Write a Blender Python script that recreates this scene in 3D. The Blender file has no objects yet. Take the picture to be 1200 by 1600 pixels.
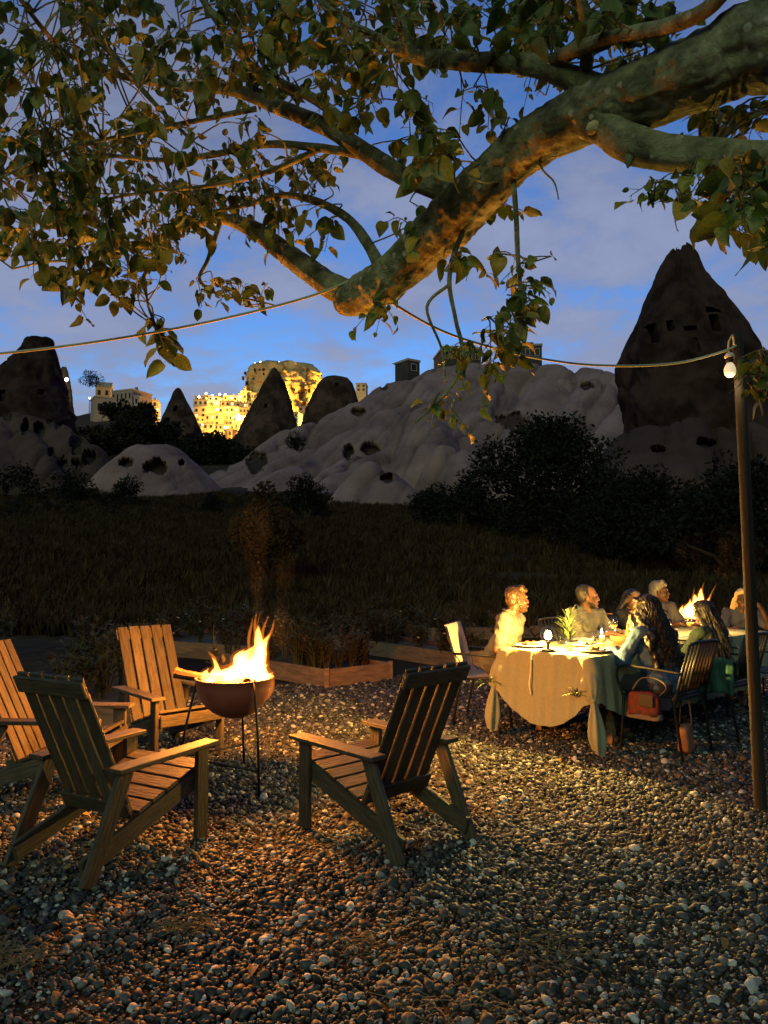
import bpy, bmesh, math, random
import numpy as np
from mathutils import Vector, Matrix, Euler

random.seed(7)
RNG = np.random.default_rng(7)
scene = bpy.context.scene
col = scene.collection
R = math.radians
PI = math.pi

# ------------------------------------------------------------------ camera
CAM_Z = 1.5
PITCH = math.atan(75 / 1200)
cam_data = bpy.data.cameras.new('camera')
cam = bpy.data.objects.new('camera', cam_data)
col.objects.link(cam)
cam.location = (0, 0, CAM_Z)
cam.rotation_euler = (PI / 2 + PITCH, 0, 0)
cam_data.sensor_fit = 'VERTICAL'
cam_data.sensor_height = 36
cam_data.lens = 27
cam_data.clip_start = 0.05
cam_data.clip_end = 5000
scene.camera = cam

# ------------------------------------------------------------------ world: dusk sky with clouds
SUN_EL, SUN_ROT = -3.5, 0.0      # the sun has just set beyond the hills
world = bpy.data.worlds.new('World')
scene.world = world
world.use_nodes = True
wt = world.node_tree
wn, wl = wt.nodes, wt.links
bg = wn['Background']


def wnode(t, **k):
    n = wn.new(t)
    for a, b in k.items():
        setattr(n, a, b)
    return n


def wmath(op, a, b=None, c=None, clamp=False):
    n = wn.new('ShaderNodeMath')
    n.operation = op
    n.use_clamp = clamp
    for i, v in enumerate((a, b, c)):
        if v is None:
            continue
        if isinstance(v, (int, float)):
            n.inputs[i].default_value = v
        else:
            wl.new(v, n.inputs[i])
    return n.outputs[0]


def wmix(fac, a, b, mode='MIX'):
    n = wn.new('ShaderNodeMix')
    n.data_type = 'RGBA'
    n.blend_type = mode
    if isinstance(fac, (int, float)):
        n.inputs[0].default_value = fac
    else:
        wl.new(fac, n.inputs[0])
    for s, v in ((6, a), (7, b)):
        if isinstance(v, tuple):
            n.inputs[s].default_value = (*v, 1)
        else:
            wl.new(v, n.inputs[s])
    return n.outputs[2]


sky = wnode('ShaderNodeTexSky', sky_type='NISHITA', sun_disc=False)
sky.sun_elevation = R(SUN_EL)
sky.sun_rotation = R(SUN_ROT)
sky.ozone_density = 1.0
tc = wnode('ShaderNodeTexCoord')
sep = wnode('ShaderNodeSeparateXYZ')
wl.new(tc.outputs['Generated'], sep.inputs[0])
zc = sep.outputs[2]
# clear dusk sky, the camera's tungsten balance turns it strongly blue
clear = wmix(1.0, sky.outputs[0], (1.5, 3.2, 6.2), 'MULTIPLY')
# cloud layer: direction projected on a flat deck
zz = wmath('MAXIMUM', zc, 0.03)
px_ = wmath('DIVIDE', sep.outputs[0], wmath('ADD', zz, 0.18))
py_ = wmath('DIVIDE', sep.outputs[1], wmath('ADD', zz, 0.18))
cmb = wnode('ShaderNodeCombineXYZ')
wl.new(px_, cmb.inputs[0]); wl.new(py_, cmb.inputs[1])
cmb.inputs[2].default_value = 3.7


def wnoise(vec, scale, detail, rough, dist=0.0):
    n = wn.new('ShaderNodeTexNoise')
    n.inputs['Scale'].default_value = scale
    n.inputs['Detail'].default_value = detail
    n.inputs['Roughness'].default_value = rough
    n.inputs['Distortion'].default_value = dist
    wl.new(vec, n.inputs['Vector'])
    return n.outputs['Fac']


big = wnoise(cmb.outputs[0], 0.95, 4, 0.55, 0.2)
fine = wnoise(cmb.outputs[0], 3.6, 9, 0.62, 0.25)
cl = wmath('ADD', wmath('MULTIPLY', big, 0.95), wmath('MULTIPLY', fine, 0.80))
# the lower sky is more overcast
low = wmath('SUBTRACT', 1.0, wmath('MULTIPLY', zc, 1.35), clamp=True)
cl = wmath('ADD', cl, wmath('MULTIPLY', low, 0.43))
mr = wnode('ShaderNodeMapRange', interpolation_type='SMOOTHSTEP')
wl.new(cl, mr.inputs[0])
mr.inputs[1].default_value = 0.93
mr.inputs[2].default_value = 1.17
cover = mr.outputs[0]
# cloud colour: blue-grey aloft, mauve-grey where the lit town below warms it
glow = wmath('POWER', low, 3.0)
shade = wmix(fine, (0.11, 0.135, 0.25), (0.40, 0.46, 0.66))
ccol = wmix(wmath('MULTIPLY', glow, 0.9), shade, (0.33, 0.30, 0.36))
# clouds take their brightness from the dusk sky around them
bw = wnode('ShaderNodeRGBToBW'); wl.new(sky.outputs[0], bw.inputs[0])
lr = wnode('ShaderNodeMapRange'); wl.new(bw.outputs[0], lr.inputs[0])
lr.inputs[1].default_value = 0.0; lr.inputs[2].default_value = 0.085; lr.inputs[3].default_value = 0.18; lr.inputs[4].default_value = 1.1
lrc = wnode('ShaderNodeCombineColor')
for i_ in range(3): wl.new(lr.outputs[0], lrc.inputs[i_])
ccol = wmix(1.0, ccol, lrc.outputs[0], 'MULTIPLY')
final = wmix(wmath('MULTIPLY', cover, 0.88), clear, ccol)
wl.new(final, bg.inputs[0])
bg.inputs[1].default_value = 0.92

# the one sun lamp: added green fill in place of an unseen lamp behind the camera
fill_sun_d = bpy.data.lights.new('sun', 'SUN')
fill_sun_o = bpy.data.objects.new('sun', fill_sun_d)
col.objects.link(fill_sun_o)
fill_sun_o.rotation_euler = (R(62), 0, R(-20))
fill_sun_d.energy = 0.78
fill_sun_d.angle = R(25)
fill_sun_d.color = (0.76, 1.0, 0.58)

scene.view_settings.view_transform = 'Standard'
scene.view_settings.look = 'None'
scene.view_settings.exposure = 0.0
scene.view_settings.gamma = 1.0
scene.view_settings.use_curve_mapping = False
cy = scene.cycles
cy.use_denoising = True
cy.max_bounces = 6
cy.diffuse_bounces = 2
cy.glossy_bounces = 2
cy.transmission_bounces = 4
cy.transparent_max_bounces = 28
cy.volume_bounces = 0
cy.caustics_reflective = False
cy.caustics_refractive = False
cy.sample_clamp_indirect = 3.0
cy.use_light_tree = True
cy.volume_step_rate = 2.0


# ------------------------------------------------------------------ pixel (1200x1600) -> place
def P(px, py, d):
    x = (px - 600) / 1200.0
    y = -(py - 800) / 1200.0
    cp, sp = math.cos(PITCH), math.sin(PITCH)
    dy = cp - y * sp
    dz = sp + y * cp
    t = d / dy
    return Vector((x * t, d, CAM_Z + dz * t))


def G(px, py):
    d = CAM_Z * 1200.0 / (py - 875)
    return Vector(((px - 600) / 1200 * d, d, 0))


# ------------------------------------------------------------------ noise (numpy)
def _hash(i, j, k, seed):
    h = (i * 374761393 + j * 668265263 + k * 2147483647 + seed * 1274126177) & 0xFFFFFFFF
    h = ((h ^ (h >> 13)) * 1274126177) & 0xFFFFFFFF
    h = (h ^ (h >> 16)) & 0xFFFFFFFF
    return h.astype(np.float64) / 2147483648.0 - 1.0


def vnoise(x, y, z, seed=0):
    x, y, z = np.broadcast_arrays(np.asarray(x, float), np.asarray(y, float), np.asarray(z, float))
    i, j, k = np.floor(x).astype(np.int64), np.floor(y).astype(np.int64), np.floor(z).astype(np.int64)
    u, v, w = x - i, y - j, z - k
    u, v, w = u * u * (3 - 2 * u), v * v * (3 - 2 * v), w * w * (3 - 2 * w)
    def h(a, b, c): return _hash(i + a, j + b, k + c, seed)
    x00 = h(0, 0, 0) * (1 - u) + h(1, 0, 0) * u
    x10 = h(0, 1, 0) * (1 - u) + h(1, 1, 0) * u
    x01 = h(0, 0, 1) * (1 - u) + h(1, 0, 1) * u
    x11 = h(0, 1, 1) * (1 - u) + h(1, 1, 1) * u
    return (x00 * (1 - v) + x10 * v) * (1 - w) + (x01 * (1 - v) + x11 * v) * w


def fbm(x, y, z, octv=4, seed=0, gain=0.5):
    s, a = 0, 1.0
    x, y, z = np.asarray(x, float), np.asarray(y, float), np.asarray(z, float)
    for o in range(octv):
        s = s + a * vnoise(x * 2 ** o, y * 2 ** o, z * 2 ** o, seed + o)
        a *= gain
    return s


# ------------------------------------------------------------------ mesh helpers
def mesh_from(name, v, f, mats=(), smooth=False, midx=None):
    me = bpy.data.meshes.new(name)
    v = np.asarray(v, dtype=np.float64)
    if isinstance(f, np.ndarray):
        n = f.shape[1]
        me.vertices.add(len(v)); me.vertices.foreach_set('co', v.ravel())
        me.loops.add(f.size); me.loops.foreach_set('vertex_index', f.ravel().astype(np.int32))
        me.polygons.add(len(f))
        me.polygons.foreach_set('loop_start', np.arange(0, f.size, n, dtype=np.int32))
        me.polygons.foreach_set('loop_total', np.full(len(f), n, dtype=np.int32))
        me.update(calc_edges=True)
    else:
        me.from_pydata([tuple(p) for p in v], [], [tuple(q) for q in f])
    for m in (mats if isinstance(mats, (list, tuple)) else [mats]):
        me.materials.append(m)
    if midx is not None:
        me.polygons.foreach_set('material_index', np.asarray(midx, dtype=np.int32))
    if smooth:
        me.polygons.foreach_set('use_smooth', np.ones(len(me.polygons), dtype=bool))
    me.validate()
    me.update()
    return me


def link(name, me, parent=None, mtx=None):
    o = bpy.data.objects.new(name, me)
    col.objects.link(o)
    if parent is not None:
        o.parent = parent
    if mtx is not None:
        o.matrix_basis = mtx
    return o


def obj(name, v, f, mat, parent=None, smooth=False, mtx=None):
    return link(name, mesh_from(name, v, f, mat, smooth), parent, mtx)


def tag(o, label=None, cat=None, group=None, kind=None):
    if label: o['label'] = label
    if cat: o['category'] = cat
    if group: o['group'] = group
    if kind: o['kind'] = kind
    return o


def empty(name, loc=(0, 0, 0), rz=0.0):
    o = bpy.data.objects.new(name, None)
    o.empty_display_size = 0.1
    col.objects.link(o)
    o.location = loc
    o.rotation_euler = (0, 0, rz)
    return o


def copy_tree(o, parent=None):
    c = o.copy()
    col.objects.link(c)
    c.parent = parent
    for ch in KIDS.get(o.name, []) or list(o.children):
        copy_tree(ch, c)
    return c


KIDS = {}


def join(*parts):
    V, F, n = [], [], 0
    for v, f in parts:
        v = [tuple(p) for p in v]
        V += v
        F += [tuple(int(i) + n for i in q) for q in f]
        n += len(v)
    return V, F


def xform(part, mtx):
    v, f = part
    return [mtx @ Vector(p) for p in v], f


_boxcache = {}


def rbox(sx, sy, sz, bev=0.004):
    """a box with chamfered edges, centred on the origin"""
    key = (round(sx, 4), round(sy, 4), round(sz, 4), bev)
    if key not in _boxcache:
        bm = bmesh.new()
        bmesh.ops.create_cube(bm, size=1.0)
        bmesh.ops.scale(bm, vec=(sx, sy, sz), verts=bm.verts)
        if bev > 0:
            bmesh.ops.bevel(bm, geom=bm.edges[:], offset=min(bev, .45 * min(sx, sy, sz)), segments=1, affect='EDGES')
        bm.verts.ensure_lookup_table()
        _boxcache[key] = ([v.co.copy() for v in bm.verts], [[v.index for v in f.verts] for f in bm.faces])
        bm.free()
    return _boxcache[key]


def bx(x0, x1, y0, y1, z0, z1, bev=0.0):
    v, f = rbox(x1 - x0, y1 - y0, z1 - z0, bev)
    c = Vector(((x0 + x1) / 2, (y0 + y1) / 2, (z0 + z1) / 2))
    return [p + c for p in v], f


def tube(path, rad, n=8, cap=True, squash=1.0):
    path = [Vector(p) for p in path]
    m = len(path)
    if isinstance(rad, (int, float)):
        rad = [rad] * m
    V, F = [], []
    t0 = (path[1] - path[0]).normalized()
    ref = Vector((0, 0, 1)) if abs(t0.z) < .9 else Vector((1, 0, 0))
    nrm = t0.cross(ref).normalized()
    for i in range(m):
        if i == 0: t = path[1] - path[0]
        elif i == m - 1: t = path[-1] - path[-2]
        else: t = path[i + 1] - path[i - 1]
        t = t.normalized()
        nrm = (nrm - t * nrm.dot(t)).normalized()
        b = t.cross(nrm)
        for k in range(n):
            a = 2 * PI * k / n
            V.append(path[i] + (nrm * math.cos(a) + b * math.sin(a) * squash) * rad[i])
    for i in range(m - 1):
        for k in range(n):
            a, b2 = i * n + k, i * n + (k + 1) % n
            F.append((a, b2, b2 + n, a + n))
    if cap:
        F.append(tuple(range(n - 1, -1, -1)))
        F.append(tuple(range((m - 1) * n, m * n)))
    return V, F


def lathe(prof, n=24, closed=False):
    V, F = [], []
    for r, z in prof:
        for k in range(n):
            a = 2 * PI * k / n
            V.append(Vector((r * math.cos(a), r * math.sin(a), z)))
    m = len(prof)
    for i in range(m - 1 if not closed else m):
        for k in range(n):
            i2 = (i + 1) % m
            F.append((i * n + k, i * n + (k + 1) % n, i2 * n + (k + 1) % n, i2 * n + k))
    if not closed:
        if prof[0][0] > 1e-4: F.append(tuple(range(n - 1, -1, -1)))
        if prof[-1][0] > 1e-4: F.append(tuple(range((m - 1) * n, m * n)))
    return V, F


def smooth_path(pts, rad, sub=5):
    """Catmull-Rom through points with radii"""
    pts = [Vector(p) for p in pts]
    out, ro = [], []
    m = len(pts)
    for i in range(m - 1):
        p0, p1, p2, p3 = pts[max(i - 1, 0)], pts[i], pts[i + 1], pts[min(i + 2, m - 1)]
        for s in range(sub):
            t = s / sub
            out.append(0.5 * ((2 * p1) + (p2 - p0) * t + (2 * p0 - 5 * p1 + 4 * p2 - p3) * t * t + (3 * p1 - p0 - 3 * p2 + p3) * t ** 3))
            ro.append(rad[i] * (1 - t) + rad[i + 1] * t)
    out.append(pts[-1]); ro.append(rad[-1])
    return out, ro


def sphere(c, r, seg=10, rings=7, rot=None):
    c = Vector(c)
    r = Vector(r) if not isinstance(r, (int, float)) else Vector((r, r, r))
    V, F = [], []
    for i in range(rings + 1):
        th = PI * i / rings
        for k in range(seg):
            a = 2 * PI * k / seg
            p = Vector((math.sin(th) * math.cos(a) * r.x, math.sin(th) * math.sin(a) * r.y, math.cos(th) * r.z))
            if rot is not None: p = rot @ p
            V.append(c + p)
    for i in range(rings):
        for k in range(seg):
            F.append((i * seg + k, (i + 1) * seg + k, (i + 1) * seg + (k + 1) % seg, i * seg + (k + 1) % seg))
    return V, F


def capsule(a, b, ra, rb, seg=10):
    a, b = Vector(a), Vector(b)
    d = (b - a)
    L = max(d.length, 1e-5)
    t = d / L
    path, rad = [], []
    for q in (0.0, .35, .7, .92):
        path.append(a - t * ra * math.cos(q * PI / 2)); rad.append(max(ra * math.sin(q * PI / 2), .0008))
    for q in (0.0, .5, 1.0):
        path.append(a + d * q); rad.append(ra + (rb - ra) * q)
    for q in (.92, .7, .35, 0.0):
        path.append(b + t * rb * math.cos(q * PI / 2)); rad.append(max(rb * math.sin(q * PI / 2), .0008))
    return tube(path, rad, seg)


def blob(name, prims, voxel, mat, parent=None, smooth_it=2, disp=None, mtx=None):
    """prims: ('c',a,b,ra,rb) tapered limb, ('e',c,r[,rot]) ellipsoid -> ONE continuous surface"""
    parts = []
    for p in prims:
        parts.append(capsule(*p[1:]) if p[0] == 'c' else sphere(p[1], p[2], 14, 10, p[3] if len(p) > 3 else None))
    v, f = join(*parts)
    me0 = mesh_from(name + '_src', v, f)
    o = bpy.data.objects.new(name + '_src', me0)
    col.objects.link(o)
    m = o.modifiers.new('r', 'REMESH'); m.mode = 'VOXEL'; m.voxel_size = voxel
    if smooth_it:
        s = o.modifiers.new('s', 'SMOOTH'); s.factor = .5; s.iterations = smooth_it
    dg = bpy.context.evaluated_depsgraph_get()
    me = bpy.data.meshes.new_from_object(o.evaluated_get(dg))
    bpy.data.objects.remove(o); bpy.data.meshes.remove(me0)
    me.name = name
    if disp is not None:
        n = len(me.vertices)
        co = np.empty(n * 3); me.vertices.foreach_get('co', co)
        no = np.empty(n * 3); me.vertices.foreach_get('normal', no)
        co, no = co.reshape(-1, 3), no.reshape(-1, 3)
        co = disp(co, no)
        me.vertices.foreach_set('co', co.ravel()); me.update()
    me.materials.clear(); me.materials.append(mat)
    me.polygons.foreach_set('use_smooth', np.ones(len(me.polygons), dtype=bool))
    return link(name, me, parent, mtx)


# ------------------------------------------------------------------ materials
MATS = {}


def M(name, c1, c2=None, rough=0.75, scale=6.0, bump=0.0, bscale=None, metallic=0.0, stretch=None, spec=0.4,
      detail=4.0, rnd=0.0, transl=0.0, lo=0.35, hi=0.65, sheen=0.0):
    m = bpy.data.materials.new(name)
    m.use_nodes = True
    nt = m.node_tree
    b = nt.nodes['Principled BSDF']
    b.inputs['Roughness'].default_value = rough
    b.inputs['Metallic'].default_value = metallic
    b.inputs['Specular IOR Level'].default_value = spec
    if sheen: b.inputs['Sheen Weight'].default_value = sheen
    tcn = nt.nodes.new('ShaderNodeTexCoord')
    oi = nt.nodes.new('ShaderNodeObjectInfo')
    mp = nt.nodes.new('ShaderNodeMapping')
    nt.links.new(tcn.outputs['Object'], mp.inputs[0])
    if stretch: mp.inputs['Scale'].default_value = stretch
    if rnd:
        cx = nt.nodes.new('ShaderNodeCombineXYZ')
        mu = nt.nodes.new('ShaderNodeMath'); mu.operation = 'MULTIPLY'; mu.inputs[1].default_value = 37.0
        nt.links.new(oi.outputs['Random'], mu.inputs[0])
        for i in range(3): nt.links.new(mu.outputs[0], cx.inputs[i])
        nt.links.new(cx.outputs[0], mp.inputs['Location'])
    ns = nt.nodes.new('ShaderNodeTexNoise')
    ns.inputs['Scale'].default_value = scale
    ns.inputs['Detail'].default_value = detail
    ns.inputs['Roughness'].default_value = .6
    nt.links.new(mp.outputs[0], ns.inputs['Vector'])
    if c2 is None: c2 = tuple(x * .75 for x in c1)
    rp = nt.nodes.new('ShaderNodeValToRGB')
    rp.color_ramp.elements[0].position = lo; rp.color_ramp.elements[0].color = (*c1, 1)
    rp.color_ramp.elements[1].position = hi; rp.color_ramp.elements[1].color = (*c2, 1)
    nt.links.new(ns.outputs['Fac'], rp.inputs[0])
    out = rp.outputs[0]
    if rnd:
        hs = nt.nodes.new('ShaderNodeHueSaturation')
        mr2 = nt.nodes.new('ShaderNodeMapRange')
        mr2.inputs[3].default_value = 1 - rnd; mr2.inputs[4].default_value = 1 + rnd
        nt.links.new(oi.outputs['Random'], mr2.inputs[0])
        nt.links.new(mr2.outputs[0], hs.inputs['Value'])
        nt.links.new(out, hs.inputs['Color'])
        out = hs.outputs[0]
    nt.links.new(out, b.inputs['Base Color'])
    if bump:
        bn = nt.nodes.new('ShaderNodeBump')
        bn.inputs['Strength'].default_value = bump
        bn.inputs['Distance'].default_value = .02
        n2 = ns
        if bscale:
            n2 = nt.nodes.new('ShaderNodeTexNoise'); n2.inputs['Scale'].default_value = bscale
            n2.inputs['Detail'].default_value = 5
            nt.links.new(mp.outputs[0], n2.inputs['Vector'])
        nt.links.new(n2.outputs['Fac'], bn.inputs['Height'])
        nt.links.new(bn.outputs[0], b.inputs['Normal'])
    if transl:
        tr = nt.nodes.new('ShaderNodeBsdfTranslucent')
        nt.links.new(out, tr.inputs[0])
        mx = nt.nodes.new('ShaderNodeMixShader'); mx.inputs[0].default_value = transl
        nt.links.new(b.outputs[0], mx.inputs[1]); nt.links.new(tr.outputs[0], mx.inputs[2])
        nt.links.new(mx.outputs[0], nt.nodes['Material Output'].inputs[0])
    MATS[name] = m
    return m


def emit(name, c, s):
    m = bpy.data.materials.new(name); m.use_nodes = True
    b = m.node_tree.nodes['Principled BSDF']
    b.inputs['Base Color'].default_value = (.8, .8, .8, 1)
    b.inputs['Emission Color'].default_value = (*c, 1)
    b.inputs['Emission Strength'].default_value = s
    return m


def glass_mat(name, tint=(1, 1, 1), gl=.12):
    m = bpy.data.materials.new(name); m.use_nodes = True
    nt = m.node_tree
    nt.nodes.remove(nt.nodes['Principled BSDF'])
    t = nt.nodes.new('ShaderNodeBsdfTransparent'); t.inputs[0].default_value = (*tint, 1)
    g = nt.nodes.new('ShaderNodeBsdfGlossy'); g.inputs['Roughness'].default_value = .03
    mx = nt.nodes.new('ShaderNodeMixShader')
    mx.inputs[0].default_value = gl; nt.links.new(t.outputs[0], mx.inputs[1]); nt.links.new(g.outputs[0], mx.inputs[2])
    nt.links.new(mx.outputs[0], nt.nodes['Material Output'].inputs[0])
    return m


def vol_emit(name, c, s):
    m = bpy.data.materials.new(name); m.use_nodes = True
    nt = m.node_tree
    nt.nodes.remove(nt.nodes['Principled BSDF'])
    e = nt.nodes.new('ShaderNodeEmission'); e.inputs[0].default_value = (*c, 1); e.inputs[1].default_value = s
    nt.links.new(e.outputs[0], nt.nodes['Material Output'].inputs['Volume'])
    return m


def vol_smoke(name, c, dens):
    m = bpy.data.materials.new(name); m.use_nodes = True
    nt = m.node_tree
    nt.nodes.remove(nt.nodes['Principled BSDF'])
    e = nt.nodes.new('ShaderNodeVolumeScatter'); e.inputs['Color'].default_value = (*c, 1)
    tcn = nt.nodes.new('ShaderNodeTexCoord')
    mp = nt.nodes.new('ShaderNodeMapping'); mp.inputs['Scale'].default_value = (7, 7, 2.6)
    ns = nt.nodes.new('ShaderNodeTexNoise'); ns.inputs['Scale'].default_value = 1.0; ns.inputs['Detail'].default_value = 1; ns.inputs['Distortion'].default_value = .5
    nt.links.new(tcn.outputs['Object'], mp.inputs[0]); nt.links.new(mp.outputs[0], ns.inputs['Vector'])
    mr_ = nt.nodes.new('ShaderNodeMapRange'); mr_.interpolation_type = 'SMOOTHSTEP'
    mr_.inputs[1].default_value = .40; mr_.inputs[2].default_value = .85; mr_.inputs[3].default_value = 0; mr_.inputs[4].default_value = dens
    nt.links.new(ns.outputs['Fac'], mr_.inputs[0]); nt.links.new(mr_.outputs[0], e.inputs['Density'])
    e.inputs['Anisotropy'].default_value = 0.0
    nt.links.new(e.outputs[0], nt.nodes['Material Output'].inputs['Volume'])
    return m


def point_light(name, loc, power, color, radius, parent=None):
    d = bpy.data.lights.new(name, 'POINT')
    d.energy = power; d.color = color; d.shadow_soft_size = radius
    o = bpy.data.objects.new(name, d); col.objects.link(o)
    o.location = loc
    if parent is not None: o.parent = parent
    return o


M('wood', (.034, .031, .022), (.088, .067, .042), rough=.6, scale=9, stretch=(9, 1, 9), bump=.45, rnd=.28, spec=.3, detail=7)
M('bed_wood', (.24, .15, .09), (.13, .085, .05), rough=.8, scale=5, stretch=(1, 6, 6), bump=.3, rnd=.15)
M('pole_wood', (.022, .017, .011), (.013, .010, .007), rough=.85, scale=8, stretch=(6, 6, .6), bump=.4)
M('earth', (.045, .036, .026), (.085, .068, .048), rough=.95, scale=9, bump=.5)
M('stone_hill', (.50, .39, .315), (.38, .29, .23), rough=.95, scale=.5, bump=.35, bscale=2.2)
M('soot_metal', (.015, .014, .014), (.03, .028, .027), rough=.55, metallic=.6)
M('bowl_metal', (.13, .045, .04), (.20, .09, .07), rough=.55, scale=5, metallic=.25, spec=.4, bump=.1)
M('black_metal', (.012, .013, .013), (.02, .02, .02), rough=.45)
M('linen', (.225, .235, .15), (.26, .27, .17), rough=.9, scale=60, bump=.15, bscale=260)
M('canvas', (.50, .40, .36), (.42, .34, .30), rough=.9, scale=40, bump=.1, bscale=240)
M('skin', (.19, .088, .045), (.225, .105, .054), rough=.55, scale=20)
M('cable', (.50, .45, .27), (.42, .38, .24), rough=.6, scale=30)
# ================================================================== GROUND, FIELD, HILLS
BH_Y = [-200, 0, 14, 19, 24, 32, 45, 60, 78, 110, 150, 200, 260, 330, 400, 600, 1200, 3000]
BH_Z = [0, 0, 0, .12, .70, 1.8, 3.6, 5.2, 7.8, 13.0, 20.5, 29, 40.5, 54, 66, 84, 95, 95]


def base_h(x, y):
    y = np.asarray(y, float); x = np.asarray(x, float)
    h = (np.interp(y, BH_Y, BH_Z) + np.interp(y * 1.06, BH_Y, BH_Z) + np.interp(y * .94, BH_Y, BH_Z)) / 3
    amp = np.interp(y, [14, 30, 100, 300], [0, .35, 1.6, 4.0])
    q = np.clip((-x / np.maximum(y, 1) - .27) / .06, 0, 1)
    h = h + q * q * (3 - 2 * q) * np.interp(y, [95, 150, 200, 260, 400], [0, 4.5, 8, 10, 12])
    return h + amp * fbm(x / (6 + y * .12), y / (6 + y * .12), 0.3, 3, 5)


# polar sheet around the camera, fine near, reaching the horizon
rr = np.concatenate([np.linspace(.0, 12, 40), np.geomspace(12.4, 2800, 150)])
aa = np.concatenate([np.linspace(-180, -46, 22, endpoint=False), np.linspace(-46, 46, 150), np.linspace(50, 176, 20)])
RR, AA = np.meshgrid(rr, np.radians(aa), indexing='ij')
gx, gy = RR * np.sin(AA), RR * np.cos(AA)
gz = base_h(gx, gy)
nr, na = RR.shape
idx = np.arange(nr * na).reshape(nr, na)
nxt = np.roll(idx, -1, axis=1)
gf = np.stack([idx[:-1], nxt[:-1], nxt[1:], idx[1:]], -1).reshape(-1, 4)[:, ::-1]

gm = bpy.data.materials.new('ground_soil'); gm.use_nodes = True
nt = gm.node_tree; b = nt.nodes['Principled BSDF']; b.inputs['Roughness'].default_value = 1
b.inputs['Specular IOR Level'].default_value = .1
tcn = nt.nodes.new('ShaderNodeTexCoord')
n1 = nt.nodes.new('ShaderNodeTexNoise'); n1.inputs['Scale'].default_value = .16; n1.inputs['Detail'].default_value = 6
n2 = nt.nodes.new('ShaderNodeTexNoise'); n2.inputs['Scale'].default_value = 3.0; n2.inputs['Detail'].default_value = 6
mpg = nt.nodes.new('ShaderNodeMapping'); mpg.inputs['Scale'].default_value = (.35, 1.5, 1)
nt.links.new(tcn.outputs['Object'], mpg.inputs[0]); nt.links.new(mpg.outputs[0], n1.inputs['Vector']); nt.links.new(tcn.outputs['Object'], n2.inputs['Vector'])
r1 = nt.nodes.new('ShaderNodeValToRGB')
r1.color_ramp.elements[0].position = .38; r1.color_ramp.elements[0].color = (.018, .013, .006, 1)
r1.color_ramp.elements[1].position = .62; r1.color_ramp.elements[1].color = (.066, .042, .021, 1)
nt.links.new(n1.outputs[0], r1.inputs[0])
r2 = nt.nodes.new('ShaderNodeValToRGB')
r2.color_ramp.elements[0].position = .3; r2.color_ramp.elements[0].color = (.6, .6, .6, 1)
r2.color_ramp.elements[1].position = .7; r2.color_ramp.elements[1].color = (1.25, 1.25, 1.25, 1)
nt.links.new(n2.outputs[0], r2.inputs[0])
mxg = nt.nodes.new('ShaderNodeMix'); mxg.data_type = 'RGBA'; mxg.blend_type = 'MULTIPLY'; mxg.inputs[0].default_value = 1
nt.links.new(r1.outputs[0], mxg.inputs[6]); nt.links.new(r2.outputs[0], mxg.inputs[7])
nt.links.new(mxg.outputs[2], b.inputs['Base Color'])
bn = nt.nodes.new('ShaderNodeBump'); bn.inputs['Strength'].default_value = .6; bn.inputs['Distance'].default_value = .1
nt.links.new(n2.outputs[0], bn.inputs['Height']); nt.links.new(bn.outputs[0], b.inputs['Normal'])
g = obj('ground', np.stack([gx, gy, gz], -1).reshape(-1, 3), gf, gm, smooth=True)
tag(g, kind='structure')

# ------------------------------------------------------------------ pale tuff hillside
# each fold: spine of (px, py, depth) points, rounding radius, steepness
FOLDS = [
    ([(222, 694, 78), (252, 692, 80)], 4.4, .95),
    ([(640, 592, 126), (560, 626, 116), (450, 668, 106), (315, 752, 86)], 4.5, .8),
    ([(720, 606, 118), (610, 640, 106), (490, 700, 93), (390, 770, 78)], 4.0, .85),
    ([(690, 655, 100), (560, 706, 86), (455, 778, 70)], 3.6, .85),
    ([(500, 690, 99), (430, 715, 93), (385, 757, 86)], 2.2, 1.3),
    ([(590, 714, 64), (606, 740, 61)], 2.6, .85),
    ([(655, 630, 93), (672, 690, 83)], 5.0, 1.5),
    ([(705, 688, 76), (712, 725, 73)], 3.0, 1.5),
    ([(640, 590, 128), (690, 572, 136), (780, 566, 138), (860, 570, 134), (1000, 582, 124), (1200, 590, 118), (1500, 600, 118)], 9, .75),
    ([(770, 590, 118), (745, 650, 104), (735, 700, 95)], 4.5, .95),
    ([(850, 590, 112), (815, 640, 102), (790, 705, 92)], 4.5, 1.0),
    ([(930, 590, 106), (885, 640, 96), (855, 700, 86)], 4.0, 1.0),
    ([(985, 620, 90), (940, 670, 82), (915, 730, 75)], 3.2, 1.1),
    ([(760, 715, 72), (775, 745, 69)], 1.8, 1.5),
    ([(1250, 640, 72), (1260, 740, 60)], 5.0, 1.0),
    ([(1450, 620, 90), (1480, 740, 70)], 8.0, .9),
]
SKIRT = [
    ([(1005, 655, 57), (985, 715, 52), (968, 790, 46)], 2.4, .75),
    ([(1080, 640, 56.5), (1072, 720, 51), (1060, 800, 45)], 2.8, .7),
    ([(1155, 650, 57), (1165, 740, 50)], 3.0, .7),
    ([(1250, 640, 60), (1260, 740, 52)], 3.5, .7),
]
LEFT_FOLDS = [
    ([(20, 645, 97), (95, 655, 97)], 3.6, 1.2),
    ([(90, 655, 95), (135, 690, 90), (165, 725, 86)], 3.0, 1.15),
    ([(45, 665, 92), (80, 720, 84)], 2.4, 1.3),
    ([(0, 650, 96), (20, 720, 86)], 2.6, 1.3),
    ([(-120, 640, 100), (-60, 690, 92)], 5.0, 1.1),
    ([(-350, 650, 104), (-300, 720, 90)], 8.0, 1.0),
]


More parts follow.
